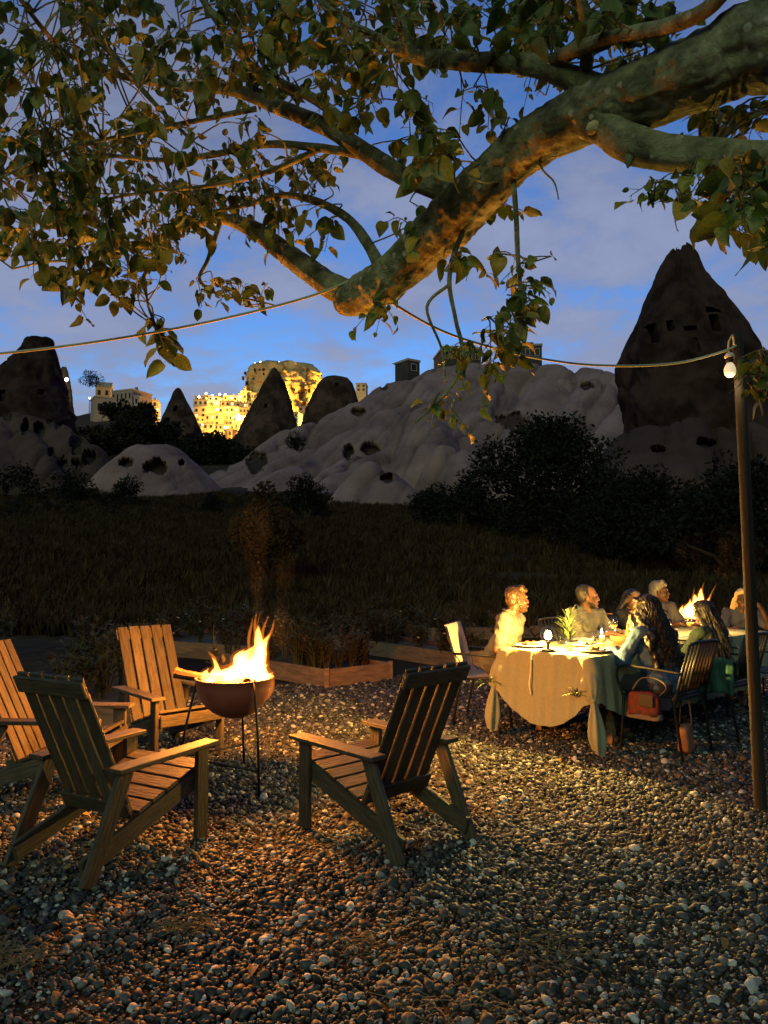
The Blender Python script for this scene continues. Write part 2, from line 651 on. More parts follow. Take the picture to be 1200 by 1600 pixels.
def fold_height(x, y, folds, k=2.2):
    acc = np.full(x.shape, -1e9)
    wob = fbm(x / 7, y / 7, 1.7, 3, 11)
    wob2 = fbm(x / 2.2, y / 2.2, 4.1, 3, 21)
    for spine, r, s in folds:
        pts = [P(*q) for q in spine]
        best = np.full(x.shape, -1e9)
        for a, c in zip(pts[:-1], pts[1:]):
            dx, dy = c.x - a.x, c.y - a.y
            t = np.clip(((x - a.x) * dx + (y - a.y) * dy) / (dx * dx + dy * dy + 1e-9), 0, 1)
            q = np.hypot(x - a.x - t * dx, y - a.y - t * dy)
            q = np.maximum(q + wob * .9 * min(r, 4) / 4, 0)
            best = np.maximum(best, a.z + t * (c.z - a.z) - 1.75 * s * (np.sqrt(q * q + r * r) - r))
        m = np.maximum(acc, best)
        acc = m + np.log1p(np.exp(-np.abs(acc - best) * k * 4)) / (k * 4)
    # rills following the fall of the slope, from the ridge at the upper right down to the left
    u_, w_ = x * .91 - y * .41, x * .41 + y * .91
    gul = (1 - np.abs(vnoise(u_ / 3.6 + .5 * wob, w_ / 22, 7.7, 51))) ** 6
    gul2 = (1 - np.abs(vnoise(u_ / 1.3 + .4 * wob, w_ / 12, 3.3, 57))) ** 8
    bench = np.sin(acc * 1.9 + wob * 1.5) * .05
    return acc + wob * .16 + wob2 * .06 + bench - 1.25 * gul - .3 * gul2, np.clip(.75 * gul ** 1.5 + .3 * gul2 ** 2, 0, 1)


# hollows eroded into the pale skin: (px, py, half width, half height) in the picture of the slope
HOLLOWS = [(243, 727, 20, 11), (196, 722, 11, 8), (282, 722, 5, 4), (400, 722, 14, 19), (345, 724, 11, 11), (605, 746, 10, 9), (545, 705, 9, 13), (577, 700, 15, 9),
           (800, 655, 26, 14), (560, 640, 12, 6), (600, 602, 7, 5), (920, 600, 12, 7), (1030, 640, 14, 7), (1060, 720, 16, 7), (590, 792, 18, 5)]
LEFT_HOLLOWS = [(35, 665, 6, 12), (57, 668, 9, 12), (87, 660, 7, 9), (72, 655, 6, 7), (115, 690, 10, 22), (135, 715, 12, 12), (75, 705, 5, 7), (95, 722, 9, 5), (5, 648, 8, 6), (120, 722, 10, 6)]


def hillside(name, a0, a1, y0, y1, na, ny, folds, hollows, mat, drop=1.5):
    an = np.linspace(a0, a1, na)      # px columns
    ys = np.geomspace(y0, y1, ny)
    AN, YS = np.meshgrid(an, ys, indexing='ij')
    x = (AN - 600) / 1200 * YS
    h, rill_shade = fold_height(x, YS, folds)
    floor_ = base_h(x, YS) - drop
    z = np.maximum(h, floor_)
    bare = np.clip((h - base_h(x, YS)) / 1.2, 0, 1)
    y = YS.copy()
    py = 875 - (z - CAM_Z) / YS * 1200
    dark = rill_shade * .62  # shade painted along the rills so the folds stand out
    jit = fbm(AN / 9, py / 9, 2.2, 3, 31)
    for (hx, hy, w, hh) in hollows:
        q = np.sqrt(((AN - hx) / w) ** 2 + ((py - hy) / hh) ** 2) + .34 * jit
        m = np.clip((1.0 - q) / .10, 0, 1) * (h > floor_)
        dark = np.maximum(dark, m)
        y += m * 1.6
    x = (AN - 600) / 1200 * y
    f_idx = np.arange(na * ny).reshape(na, ny)
    f = np.stack([f_idx[:-1, :-1], f_idx[1:, :-1], f_idx[1:, 1:], f_idx[:-1, 1:]], -1).reshape(-1, 4)
    keep = (h > floor_ + .02).ravel()[f].any(1)
    f = f[keep]
    me = mesh_from(name, np.stack([x, y, z], -1).reshape(-1, 3), f, mat, True)
    at = me.attributes.new('rock', 'FLOAT', 'POINT')  # dark stone of the hollows plus the painted rill shading
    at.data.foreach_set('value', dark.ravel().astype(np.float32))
    at = me.attributes.new('bare', 'FLOAT', 'POINT')
    at.data.foreach_set('value', bare.ravel().astype(np.float32))
    o = link(name, me)
    return tag(o, kind='structure')


def tuff_mat(name, pale, pale2, dark):
    m = bpy.data.materials.new(name); m.use_nodes = True
    nt = m.node_tree; b = nt.nodes['Principled BSDF']; b.inputs['Roughness'].default_value = 1; b.inputs['Specular IOR Level'].default_value = .15
    tcn = nt.nodes.new('ShaderNodeTexCoord')
    n1 = nt.nodes.new('ShaderNodeTexNoise'); n1.inputs['Scale'].default_value = .11; n1.inputs['Detail'].default_value = 7; n1.inputs['Roughness'].default_value = .6
    mp = nt.nodes.new('ShaderNodeMapping'); mp.inputs['Scale'].default_value = (1, 1, 2.2)
    nt.links.new(tcn.outputs['Object'], mp.inputs[0]); nt.links.new(mp.outputs[0], n1.inputs['Vector'])
    r = nt.nodes.new('ShaderNodeValToRGB')
    r.color_ramp.elements[0].position = .36; r.color_ramp.elements[0].color = (*pale2, 1)
    r.color_ramp.elements[1].position = .60; r.color_ramp.elements[1].color = (*pale, 1)
    nt.links.new(n1.outputs[0], r.inputs[0])
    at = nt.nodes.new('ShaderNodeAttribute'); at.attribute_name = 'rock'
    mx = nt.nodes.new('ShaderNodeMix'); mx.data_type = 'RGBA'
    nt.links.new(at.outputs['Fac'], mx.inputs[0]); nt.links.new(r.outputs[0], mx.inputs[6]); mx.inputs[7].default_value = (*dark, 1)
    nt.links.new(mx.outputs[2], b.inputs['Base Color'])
    n2 = nt.nodes.new('ShaderNodeTexNoise'); n2.inputs['Scale'].default_value = .9; n2.inputs['Detail'].default_value = 9; n2.inputs['Roughness'].default_value = .65
    nt.links.new(tcn.outputs['Object'], n2.inputs['Vector'])
    bn = nt.nodes.new('ShaderNodeBump'); bn.inputs['Strength'].default_value = .6; bn.inputs['Distance'].default_value = .6
    nt.links.new(n2.outputs[0], bn.inputs['Height']); nt.links.new(bn.outputs[0], b.inputs['Normal'])
    return m


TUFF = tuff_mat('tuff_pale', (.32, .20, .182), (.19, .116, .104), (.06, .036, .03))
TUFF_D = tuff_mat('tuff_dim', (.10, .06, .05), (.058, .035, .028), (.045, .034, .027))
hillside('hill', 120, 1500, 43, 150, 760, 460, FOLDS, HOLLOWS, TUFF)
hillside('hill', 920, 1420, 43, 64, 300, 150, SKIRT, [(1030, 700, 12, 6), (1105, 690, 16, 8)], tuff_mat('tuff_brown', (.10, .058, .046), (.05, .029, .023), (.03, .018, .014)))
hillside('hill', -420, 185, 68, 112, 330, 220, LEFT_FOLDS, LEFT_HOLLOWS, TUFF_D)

# ------------------------------------------------------------------ rock cones (fairy chimneys)
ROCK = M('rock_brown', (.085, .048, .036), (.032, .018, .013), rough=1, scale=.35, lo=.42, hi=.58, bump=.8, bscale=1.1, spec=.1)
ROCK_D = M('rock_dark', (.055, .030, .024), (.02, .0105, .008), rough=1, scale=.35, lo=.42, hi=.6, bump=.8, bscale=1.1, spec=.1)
ROCK_Y = M('rock_castle', (.62, .46, .24), (.30, .21, .11), rough=1, scale=.16, bump=.6, bscale=.5, spec=.1)


def rock_cone(name, outline, d, nseg, nring, seed, rough, mat, label, openings=(), depth_k=1.0, strata=0.0):
    """outline: list of (py, px_left, px_right) from top to bottom -> rounded rock body at depth d"""
    ys = np.array([q[0] for q in outline], float)
    lx = np.array([q[1] for q in outline], float)
    rx = np.array([q[2] for q in outline], float)
    py = np.linspace(ys[0], ys[-1], nring)
    L = np.interp(py, ys, lx); Rr = np.interp(py, ys, rx)
    k = d / 1200.0
    cx = ((L + Rr) / 2 - 600) * k
    rad = (Rr - L) / 2 * k
    z = CAM_Z + (875 - py) * k
    base = Vector((float(cx[-1]), d, float(z[-1])))
    th = np.linspace(0, 2 * PI, nseg, endpoint=False)
    TH, RI = np.meshgrid(th, np.arange(nring))
    cxs, rads, zs = cx[RI], rad[RI], z[RI]
    nx, ny = np.cos(TH), np.sin(TH)
    s = float(rad[-1])
    n = fbm(nx * 1.6 + seed, ny * 1.6, zs / s * 1.5, 5, seed)
    crag = np.abs(fbm(nx * 3.0 + seed, ny * 3.0, zs / s * 3.2, 4, seed + 9))
    st = np.sin(zs / s * 9 + n * 3) * strata
    rads = np.maximum(rads * (1 + rough * (.16 * n - .13 * crag + .05 * st)), .02 * s)
    x = cxs + nx * rads
    y = d + ny * rads * depth_k
    zs = zs + rough * .12 * s * fbm(nx * 2, ny * 2, zs / s * 2 + 3, 3, seed + 4) * (RI > 0)
    V = np.stack([x - base.x, y - base.y, zs - base.z], -1).reshape(-1, 3)
    idx = np.arange(nring * nseg).reshape(nring, nseg)
    nx_ = np.roll(idx, -1, 1)
    f = np.stack([idx[:-1], idx[1:], nx_[1:], nx_[:-1]], -1).reshape(-1, 4)
    top = np.array([[float(V[:nseg, 0].mean()), float(V[:nseg, 1].mean()), float(V[:nseg, 2].max() + .03 * s)]])
    bot = np.array([[0, 0, -.05]])
    V = np.vstack([V, top, bot])
    F = [tuple(q[::-1]) for q in f.tolist()]
    ti = nring * nseg
    F += [(int(nx_[0, i]), int(idx[0, i]), ti) for i in range(nseg)][::1]
    F += [(int(idx[-1, i]), int(nx_[-1, i]), ti + 1) for i in range(nseg)]
    root = empty(name, base)
    me = mesh_from('rock_body', V, F, mat, True)
    bm = bmesh.new(); bm.from_mesh(me); bmesh.ops.recalc_face_normals(bm, faces=bm.faces); bm.to_mesh(me); bm.free()
    o = link('rock_body', me, root)
    if openings:
        parts = []
        for (px, pyy, w, h, dep) in openings:
            c = P(px, pyy, d)
            # front surface at this height
            rloc = float(np.interp(c.z, z[::-1], rad[::-1])) * depth_k
            cxx = float(np.interp(c.z, z[::-1], cx[::-1]))
            off = (c.x - cxx) / max(rloc / depth_k, .1)
            yf = d - rloc * math.sqrt(max(0, 1 - off * off))
            hw, hh = w * k / 2, h * k / 2
            v, ff = bx(-hw, hw, -2.5 - dep, dep, -hh, hh, .12 * min(hw, hh))
            parts.append(([p + Vector((c.x - base.x, yf - d, c.z - base.z)) for p in v], ff))
        v, ff = join(*parts)
        cut = link('cut', mesh_from('cut', v, ff, mat))
        cut.location = base
        mod = o.modifiers.new('b', 'BOOLEAN'); mod.operation = 'DIFFERENCE'; mod.object = cut; mod.solver = 'EXACT'; mod.use_self = True
        dg = bpy.context.evaluated_depsgraph_get()
        me2 = bpy.data.meshes.new_from_object(o.evaluated_get(dg))
        o.modifiers.clear(); o.data = me2
        bpy.data.objects.remove(cut)
    tag(root, label, 'rock formation')
    return root


BIG = [(383, 1064, 1078), (392, 1052, 1092), (402, 1047, 1101), (425, 1038, 1108), (450, 1026, 1120), (480, 1013, 1143), (510, 1000, 1163), (545, 984, 1184),
       (558, 975, 1192), (580, 973, 1203), (610, 976, 1216), (640, 974, 1226), (690, 964, 1238), (740, 950, 1250), (800, 935, 1262), (850, 925, 1270)]
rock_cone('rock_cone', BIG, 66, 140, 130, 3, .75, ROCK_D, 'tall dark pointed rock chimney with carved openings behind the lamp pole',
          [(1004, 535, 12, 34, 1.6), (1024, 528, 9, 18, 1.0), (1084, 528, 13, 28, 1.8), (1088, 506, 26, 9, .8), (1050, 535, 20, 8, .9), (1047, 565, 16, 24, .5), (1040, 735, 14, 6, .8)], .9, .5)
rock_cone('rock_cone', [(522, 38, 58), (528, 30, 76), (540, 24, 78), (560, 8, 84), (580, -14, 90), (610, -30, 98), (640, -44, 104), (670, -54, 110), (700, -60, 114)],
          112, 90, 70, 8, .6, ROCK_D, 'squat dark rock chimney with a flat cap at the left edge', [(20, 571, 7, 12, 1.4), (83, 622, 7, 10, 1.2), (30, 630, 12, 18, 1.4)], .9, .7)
rock_cone('rock_cone', [(604, 272, 277), (612, 266, 283), (630, 259, 292), (650, 250, 303), (668, 245, 311), (690, 238, 318), (705, 234, 322)],
          195, 64, 50, 14, .35, ROCK, 'small sharp rock cone left of the glowing town', [(279, 642, 6, 10, 1.6), (268, 661, 9, 9, 1.6)], .9)
rock_cone('rock_cone', [(572, 424, 429), (582, 418, 436), (600, 408, 444), (625, 395, 454), (650, 382, 461), (675, 368, 468), (700, 352, 476), (720, 340, 484)],
          158, 72, 60, 19, .42, ROCK, 'sharp dark rock cone standing in front of the floodlit castle', [(420, 640, 5, 7, 1.2)], .9)
rock_cone('rock_cone', [(585, 512, 530), (589, 503, 543), (597, 495, 551), (610, 488, 556), (630, 480, 560), (660, 470, 566), (690, 462, 572)],
          148, 72, 50, 23, .25, ROCK, 'rounded dark rock knob right of the floodlit castle', [(528, 607, 5, 6, 1.0)], .9)
rock_cone('rock_cone', [(570, 90, 97), (578, 86, 100), (592, 80, 103), (620, 74, 107), (660, 70, 112)],
          125, 48, 36, 29, .5, ROCK, 'narrow rock spur behind the flat-capped chimney beside the street light', (), .9)
# ================================================================== FLOODLIT CASTLE ROCK AND TOWN
# craggy castle rock: a blocky body with deep erosion
def castle_rock():
    d = 430.0
    k = d / 1200
    out = [(566, 404, 470), (569, 396, 482), (573, 391, 490), (580, 386, 497), (592, 383, 503), (605, 381, 505), (620, 379, 503), (640, 378, 500), (665, 374, 500), (700, 368, 502)]
    ys = np.array([q[0] for q in out]); L = np.array([q[1] for q in out]); Rr = np.array([q[2] for q in out])
    nr_, ns_ = 90, 150
    py = np.linspace(566, 700, nr_)
    l, r = np.interp(py, ys, L), np.interp(py, ys, Rr)
    cx, rad, z = ((l + r) / 2 - 600) * k, (r - l) / 2 * k, CAM_Z + (875 - py) * k
    th = np.linspace(0, 2 * PI, ns_, endpoint=False)
    TH, RI = np.meshgrid(th, np.arange(nr_))
    nx, ny = np.cos(TH), np.sin(TH)
    e = 4.0
    sq = (np.abs(nx) ** e + np.abs(ny) ** e) ** (-1 / e)      # squarish plan
    zs = z[RI]
    big = fbm(nx * 2.2, ny * 2.2, zs / 14, 4, 41)
    cr = np.abs(fbm(nx * 5 + 3, ny * 5, zs / 6, 4, 45))
    ledge = np.round(zs / 3.2 + big) * .5 % 1
    rd = rad[RI] * np.minimum(sq, 1.12) * (1.03 + .08 * big - .22 * cr - .05 * ledge)
    base = Vector((float(cx[-1]), d, float(z[-1])))
    zz = zs + 1.6 * fbm(nx * 4, ny * 4, 0.5, 3, 48) * (RI < 12)
    V = np.stack([cx[RI] + nx * rd - base.x, ny * rd * .8, zz - base.z], -1).reshape(-1, 3)
    idx = np.arange(nr_ * ns_).reshape(nr_, ns_); nx_ = np.roll(idx, -1, 1)
    f = np.stack([idx[:-1], idx[1:], nx_[1:], nx_[:-1]], -1).reshape(-1, 4)[:, ::-1]
    V = np.vstack([V, [[float(V[:ns_, 0].mean()), 0, float(V[:ns_, 2].max()) + 1.0]]])
    F = f.tolist() + [(int(idx[0, i]), int(nx_[0, i]), nr_ * ns_) for i in range(ns_)]
    me = mesh_from('rock_body', V, F, ROCK_Y, True)
    bm = bmesh.new(); bm.from_mesh(me); bmesh.ops.recalc_face_normals(bm, faces=bm.faces); bm.to_mesh(me); bm.free()
    root = empty('castle_rock', base)
    link('rock_body', me, root)
    # carved openings and masonry on the face
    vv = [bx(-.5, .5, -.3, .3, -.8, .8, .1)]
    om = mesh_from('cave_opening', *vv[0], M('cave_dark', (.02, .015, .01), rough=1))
    rnd = random.Random(4)
    for i in range(26):
        px = rnd.uniform(386, 498); pyy = rnd.uniform(582, 650)
        c = P(px, pyy, d)
        hw = float(np.interp(c.z, z[::-1], rad[::-1]))
        o = link('cave_opening', om, root)
        o.location = (c.x - base.x, -hw * .8 * .93, c.z - base.z)
        o.scale = (rnd.uniform(.6, 1.3), 3.0, rnd.uniform(.7, 1.4))
    tag(root, 'huge floodlit golden castle rock rising above the glowing town', 'castle')
    return root


castle_rock()
FLOOD = (1.0, .52, .07)
LAMPM = emit('town_lamp_warm', (1.0, .72, .28), 26)
LAMPW = emit('town_lamp_white', (.75, .9, 1.0), 30)
LAMPG = emit('street_lamp_white', (.95, 1.0, .80), 240)
TOWN_P = M('town_post', (.05, .05, .05), rough=.6)


def town_lamp(px, py, d, kind='warm', power=0, r=.45, label=None, group='lamps of the far town', fwd=0):
    p = P(px, py, d)
    g0 = float(base_h(p.x, p.y))
    h = 5.0
    root = empty('street_lamp', (p.x, p.y, p.z - h))
    obj('lamp_post', *tube([(0, 0, 0), (0, 0, h - r * 1.2)], [.12, .08], 6), TOWN_P, root)
    obj('lamp_head', *sphere((0, 0, h), r, 8, 6), {'warm': LAMPM, 'white': LAMPW, 'street': LAMPG}[kind], root, True)
    obj('lamp_cap', *lathe([(r * .75, h + r * .75), (r * .5, h + r * 1.2), (.02, h + r * 1.35)], 8), TOWN_P, root)
    if power:
        point_light('lamp_light', (0, -fwd, h + r * 2.2 if fwd == 0 else h), power, {'warm': FLOOD, 'white': (.7, .85, 1), 'street': (.85, 1, .55)}[kind], 1.0, root)
    tag(root, label or 'tiny glowing lamp among the far hillside houses', 'street lamp', group)
    return root


WALLS = [M('town_wall_a', (.62, .50, .34), (.52, .41, .27), rough=1, scale=.8), M('town_wall_b', (.55, .42, .30), (.45, .34, .23), rough=1, scale=.8),
         M('town_wall_c', (.70, .58, .42), (.6, .49, .35), rough=1, scale=.8)]
PINK = M('house_wall_pink', (.40, .295, .25), (.34, .25, .21), rough=1, scale=.6)
GLASSD = M('pane_dark', (.015, .014, .014), rough=.3)
PANE_LIT = emit('pane_lit', (1.0, .62, .2), 2.6)
TRIM = M('house_trim', (.45, .36, .27), rough=1)
_wm = {}


def house(px0, px1, py0, py1, d, yaw, depth, wall, label, wins, group=None, lit=(), roof='flat', name='house', storeys=2):
    """front face spans px0..px1, py0(top)..py1(bottom) at depth d; wins = columns"""
    a, b2 = P(px0, py1, d), P(px1, py0, d)
    w = b2.x - a.x; h = b2.z - a.z
    cx = (a.x + b2.x) / 2
    root = empty(name, (cx, d, a.z), yaw)
    c = 1 / max(math.cos(yaw), .4)
    w *= c
    obj('wall', *bx(-w / 2, w / 2, 0, depth, -11, h), wall, root)
    if roof == 'flat':
        obj('parapet', *bx(-w / 2 - .15, w / 2 + .15, -.15, depth + .15, h + .003, h + .45, .05), TRIM, root)
    else:
        V = [(-w / 2 - .3, -.3, h), (w / 2 + .3, -.3, h), (w / 2 + .3, depth + .3, h), (-w / 2 - .3, depth + .3, h), (-w / 2 - .3, depth / 2, h + depth * .3), (w / 2 + .3, depth / 2, h + depth * .3)]
        obj('roof', V, [(0, 1, 5, 4), (2, 3, 4, 5), (0, 4, 3), (1, 2, 5), (3, 2, 1, 0)], TRIM, root)
    sh = h / storeys
    ww, wh = min(1.1, w / max(wins, 1) * .42), min(1.7, sh * .5)
    n = 0
    for s_ in range(storeys):
        for i in range(wins):
            x = -w / 2 + w * (i + .5) / wins
            z = sh * (s_ + .52)
            fr = join(bx(-ww / 2 - .12, ww / 2 + .12, -.10, .02, wh / 2, wh / 2 + .14), bx(-ww / 2 - .12, ww / 2 + .12, -.14, .02, -wh / 2 - .12, -wh / 2),
                      bx(-ww / 2 - .12, -ww / 2, -.09, .02, -wh / 2, wh / 2), bx(ww / 2, ww / 2 + .12, -.09, .02, -wh / 2, wh / 2))
            o = obj('window', *fr, TRIM, root, mtx=Matrix.Translation((x, 0, z)))
            obj('pane', *bx(-ww / 2, ww / 2, -.03, .01, -wh / 2, wh / 2), PANE_LIT if n in lit else GLASSD, o)
            n += 1
    if w > 6:
        obj('chimney', *bx(w * .22, w * .22 + .8, depth * .4, depth * .4 + .8, h, h + 1.8, .05), wall, root)
    tag(root, label, 'house', group)
    return root


# pale house on the hill at the left, seen with its lit end wall
house(171, 209, 611, 645, 236, R(-24), 9, PINK, 'pinkish two-storey stone house with paired dark windows on the left hill', 5, lit=(0, 1))
house(150, 176, 622, 650, 226, R(30), 7, PINK, 'lower pale house wing lit greenish beside the pinkish house', 2, storeys=1)
house(208, 218, 620, 648, 234, R(-15), 6, PINK, 'narrow stone house annex right of the pinkish house', 1)
house(218, 246, 626, 648, 262, R(10), 8, WALLS[0], 'low golden lit house between the pinkish house and the small cone', 3)
house(150, 172, 604, 624, 262, R(15), 8, PINK, 'grey gabled house behind the pinkish house', 2, roof='gable', storeys=1)
# glowing town between the cones
rnd = random.Random(12)
k = 0
for row, (py, d) in enumerate([(690, 262), (677, 285), (665, 305), (652, 325), (641, 345), (632, 365)]):
    x = 296 + row * 1.5
    while x < 398 + row * 3:
        w = rnd.uniform(13, 24)
        hh = rnd.uniform(11, 18)
        house(x, x + w, py - hh, py + 2, d + rnd.uniform(-6, 6), R(rnd.uniform(-25, 25)), rnd.uniform(6, 9), rnd.choice(WALLS),
              'golden lit flat-roofed town house in the %s row of the glowing town' % ['lowest', 'second lowest', 'third lowest', 'third highest', 'second highest', 'highest'][row], rnd.choice([2, 3, 3]), 'houses of the glowing town', lit=tuple(rnd.sample(range(6), 1)))
        x += w + rnd.uniform(-1, 4)
        k += 1
for (a, b2, p0, p1, d) in [(466, 482, 636, 650, 392), (484, 500, 632, 648, 396), (452, 466, 645, 660, 380), (376, 392, 612, 626, 402), (556, 572, 600, 612, 300)]:
    house(a, b2, p0, p1, d, R(rnd.uniform(-15, 15)), 7, WALLS[0], 'golden lit house at the foot of the castle rock', 2, 'houses at the castle foot')
# lamps: floodlights at the foot of the castle, street lights in the town
for (px, py, d, pw) in [(372, 672, 398, 560000), (405, 690, 388, 500000), (440, 700, 386, 500000), (478, 690, 390, 560000), (512, 668, 398, 500000)]:
    town_lamp(px, py, d, 'warm', pw, .5, 'warm floodlight lamp at the foot of the castle rock', 'castle floodlights')
for (px, py, d, pw) in [(318, 664, 288, 5500), (340, 640, 318, 6500), (352, 668, 272, 6000), (372, 648, 300, 6500), (362, 622, 352, 6500), (330, 684, 252, 4200), (352, 690, 250, 3500),
                        (384, 664, 286, 5000), (333, 622, 345, 3500), (232, 640, 252, 1600), (304, 655, 285, 2600)]:
    town_lamp(px, py, d, 'warm', pw * 3.6, .42)
for (px, py, d) in [(322, 615, 370), (332, 618, 366), (343, 616, 372), (352, 617, 374), (361, 619, 368), (369, 621, 376), (311, 620, 360)]:
    town_lamp(px, py, d, 'warm', 0, .5)
for (px, py, d) in [(62, 640, 128), (160, 640, 215), (186, 650, 222), (205, 652, 225), (246, 640, 250), (140, 622, 210)]:
    town_lamp(px, py, d, 'warm', 120, .2, 'small warm lamp among the bushes and houses of the left hill', 'lamps on the left hill')
for (px, py) in [(399, 568), (407, 566), (424, 566), (436, 566), (421, 571), (466, 572)]:
    town_lamp(px, py, 424, 'white', 0, .42, 'small cold white lamp on top of the castle rock', 'lamps on the castle top')
town_lamp(233, 649, 228, 'white', 260, .55, 'white street lamp in the bushes right of the pinkish house')
town_lamp(104, 593, 120, 'street', 600, .22, 'bright greenish white street lamp right of the flat-capped chimney', None)
town_lamp(97, 591, 121, 'street', 0, .13, 'smaller street lamp close left of the bright greenish one', None)

# buildings on the ridge skyline, unlit
GREY = M('ridge_wall', (.075, .055, .055), (.05, .038, .038), rough=1, scale=.5)
house(692, 752, 545, 566, 150, R(8), 9, GREY, 'long unlit flat-roofed building on the ridge skyline', 5, storeys=1, name='building')
house(788, 846, 541, 562, 152, R(-6), 9, GREY, 'unlit two-part building on the ridge behind the hanging twigs', 4, storeys=1, name='building')
house(637, 656, 565, 584, 140, R(35), 4, GREY, 'small unlit slanted hut at the left end of the ridge', 1, storeys=1, name='building')
p = P(622, 569, 138)
root = empty('street_lamp', (p.x, p.y, p.z - 2.5))
obj('lamp_post', *tube([(0, 0, 0), (0, 0, 2.4), (-.1, 0, 2.55), (-.7, 0, 2.6)], [.06, .05, .05, .04], 6), TOWN_P, root)
obj('lamp_head', *bx(-1.1, -.65, -.1, .1, 2.54, 2.64, .02), TOWN_P, root)
tag(root, 'thin unlit street lamp on the ridge skyline left of the slanted hut', 'street lamp')

# ================================================================== BUSHES AND TREES OF THE FIELD
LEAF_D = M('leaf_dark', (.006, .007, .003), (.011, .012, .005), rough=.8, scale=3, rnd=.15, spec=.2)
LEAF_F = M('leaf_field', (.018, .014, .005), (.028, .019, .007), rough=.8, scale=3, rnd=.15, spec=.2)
STEM = M('stem', (.06, .045, .03), rough=.9)


def leaf_cloud(clumps, n, size, seed, flat=0.3):
    """n small pointed leaves (two triangles each) spread through ellipsoid clumps"""
    rg = np.random.default_rng(seed)
    cl = np.array([(*c, *r) for c, r in clumps], float)
    w = np.prod(cl[:, 3:], axis=1) ** .8
    ci = rg.choice(len(cl), n, p=w / w.sum())
    dirs = rg.normal(size=(n, 3)); dirs /= np.linalg.norm(dirs, axis=1, keepdims=True)
    rad = rg.uniform(.35, 1.05, n) ** .6
    pos = cl[ci, :3] + dirs * rad[:, None] * cl[ci, 3:]
    pos += rg.normal(scale=.06, size=(n, 3)) * cl[ci, 3:]
    a = rg.normal(size=(n, 3)) + dirs * 1.2; a[:, 2] -= .3; a /= np.linalg.norm(a, axis=1, keepdims=True)
    b = np.cross(a, rg.normal(size=(n, 3))); b /= np.linalg.norm(b, axis=1, keepdims=True) + 1e-9
    s = size * rg.uniform(.6, 1.35, n)[:, None]
    v = np.stack([pos, pos + a * s * .5 + b * s * .28, pos + a * s, pos + a * s * .5 - b * s * .28], 1).reshape(-1, 3)
    f = np.arange(n * 4).reshape(-1, 4)
    return v, f


def bush(name, loc, clumps, n, size, seed, mat, label, cat, group=None, trunk=None, yaw=0):
    root = empty(name, loc, yaw)
    v, f = leaf_cloud(clumps, n, size, seed)
    obj('crown', v, f, mat, root)
    parts = []
    rg = random.Random(seed)
    tr = trunk or .06
    for c, r in clumps[:9]:
        c = Vector(c)
        parts.append(tube([(rg.uniform(-.05, .05), rg.uniform(-.05, .05), -.1), (c.x * .3, c.y * .3, c.z * .5), c], [tr, tr * .6, tr * .2], 6))
    obj('trunk', *join(*parts), STEM, root)
    tag(root, label, cat, group)
    return root


def gz_at(x, y): return float(base_h(np.array([x]), np.array([y]))[0])


def at_ground(px, y):
    x = (px - 600) / 1200 * y
    return Vector((x, y, gz_at(x, y)))


rg = random.Random(3)


def rand_clumps(n, rx, ry, rz, z0, cr):
    out = []
    for i in range(n):
        a = rg.uniform(0, 2 * PI); q = math.sqrt(rg.random())
        z = z0 + rg.random() * rz
        t = (z - z0) / rz
        prof = math.sin(PI * min(1, .22 + .78 * t)) ** .7
        out.append(((math.cos(a) * rx * q * prof, math.sin(a) * ry * q * prof, z), tuple(cr * rg.uniform(.6, 1.2) for _ in range(3))))
    return out


# big dark tree right of centre
t = at_ground(860, 36)
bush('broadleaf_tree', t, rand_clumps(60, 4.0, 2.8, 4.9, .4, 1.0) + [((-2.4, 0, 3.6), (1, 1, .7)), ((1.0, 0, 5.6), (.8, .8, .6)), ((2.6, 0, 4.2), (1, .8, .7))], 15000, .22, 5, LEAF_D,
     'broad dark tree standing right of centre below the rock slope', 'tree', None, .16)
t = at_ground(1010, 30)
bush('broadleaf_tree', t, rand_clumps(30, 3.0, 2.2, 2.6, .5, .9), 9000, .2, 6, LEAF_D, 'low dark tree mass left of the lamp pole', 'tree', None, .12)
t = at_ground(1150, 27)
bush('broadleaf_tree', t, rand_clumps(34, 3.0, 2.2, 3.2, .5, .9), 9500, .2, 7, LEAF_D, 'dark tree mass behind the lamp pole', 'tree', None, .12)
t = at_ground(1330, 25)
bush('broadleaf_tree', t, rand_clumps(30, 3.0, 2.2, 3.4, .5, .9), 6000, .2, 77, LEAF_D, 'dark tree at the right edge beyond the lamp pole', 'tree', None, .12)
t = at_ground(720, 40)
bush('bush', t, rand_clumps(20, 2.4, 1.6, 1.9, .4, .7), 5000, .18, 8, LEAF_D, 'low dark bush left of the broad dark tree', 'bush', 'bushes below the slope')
t = at_ground(478, 47)
bush('juniper_bush', t, rand_clumps(18, 1.25, 1.0, 2.2, .4, .55), 5000, .14, 9, LEAF_D, 'round dark juniper bush in front of the pale folds', 'bush')
t = at_ground(420, 23)
bush('young_tree', t, rand_clumps(18, 1.05, .8, 2.1, .9, .38), 4200, .15, 10, LEAF_F, 'young leafy tree behind the burning fire bowl', 'tree', None, .05)
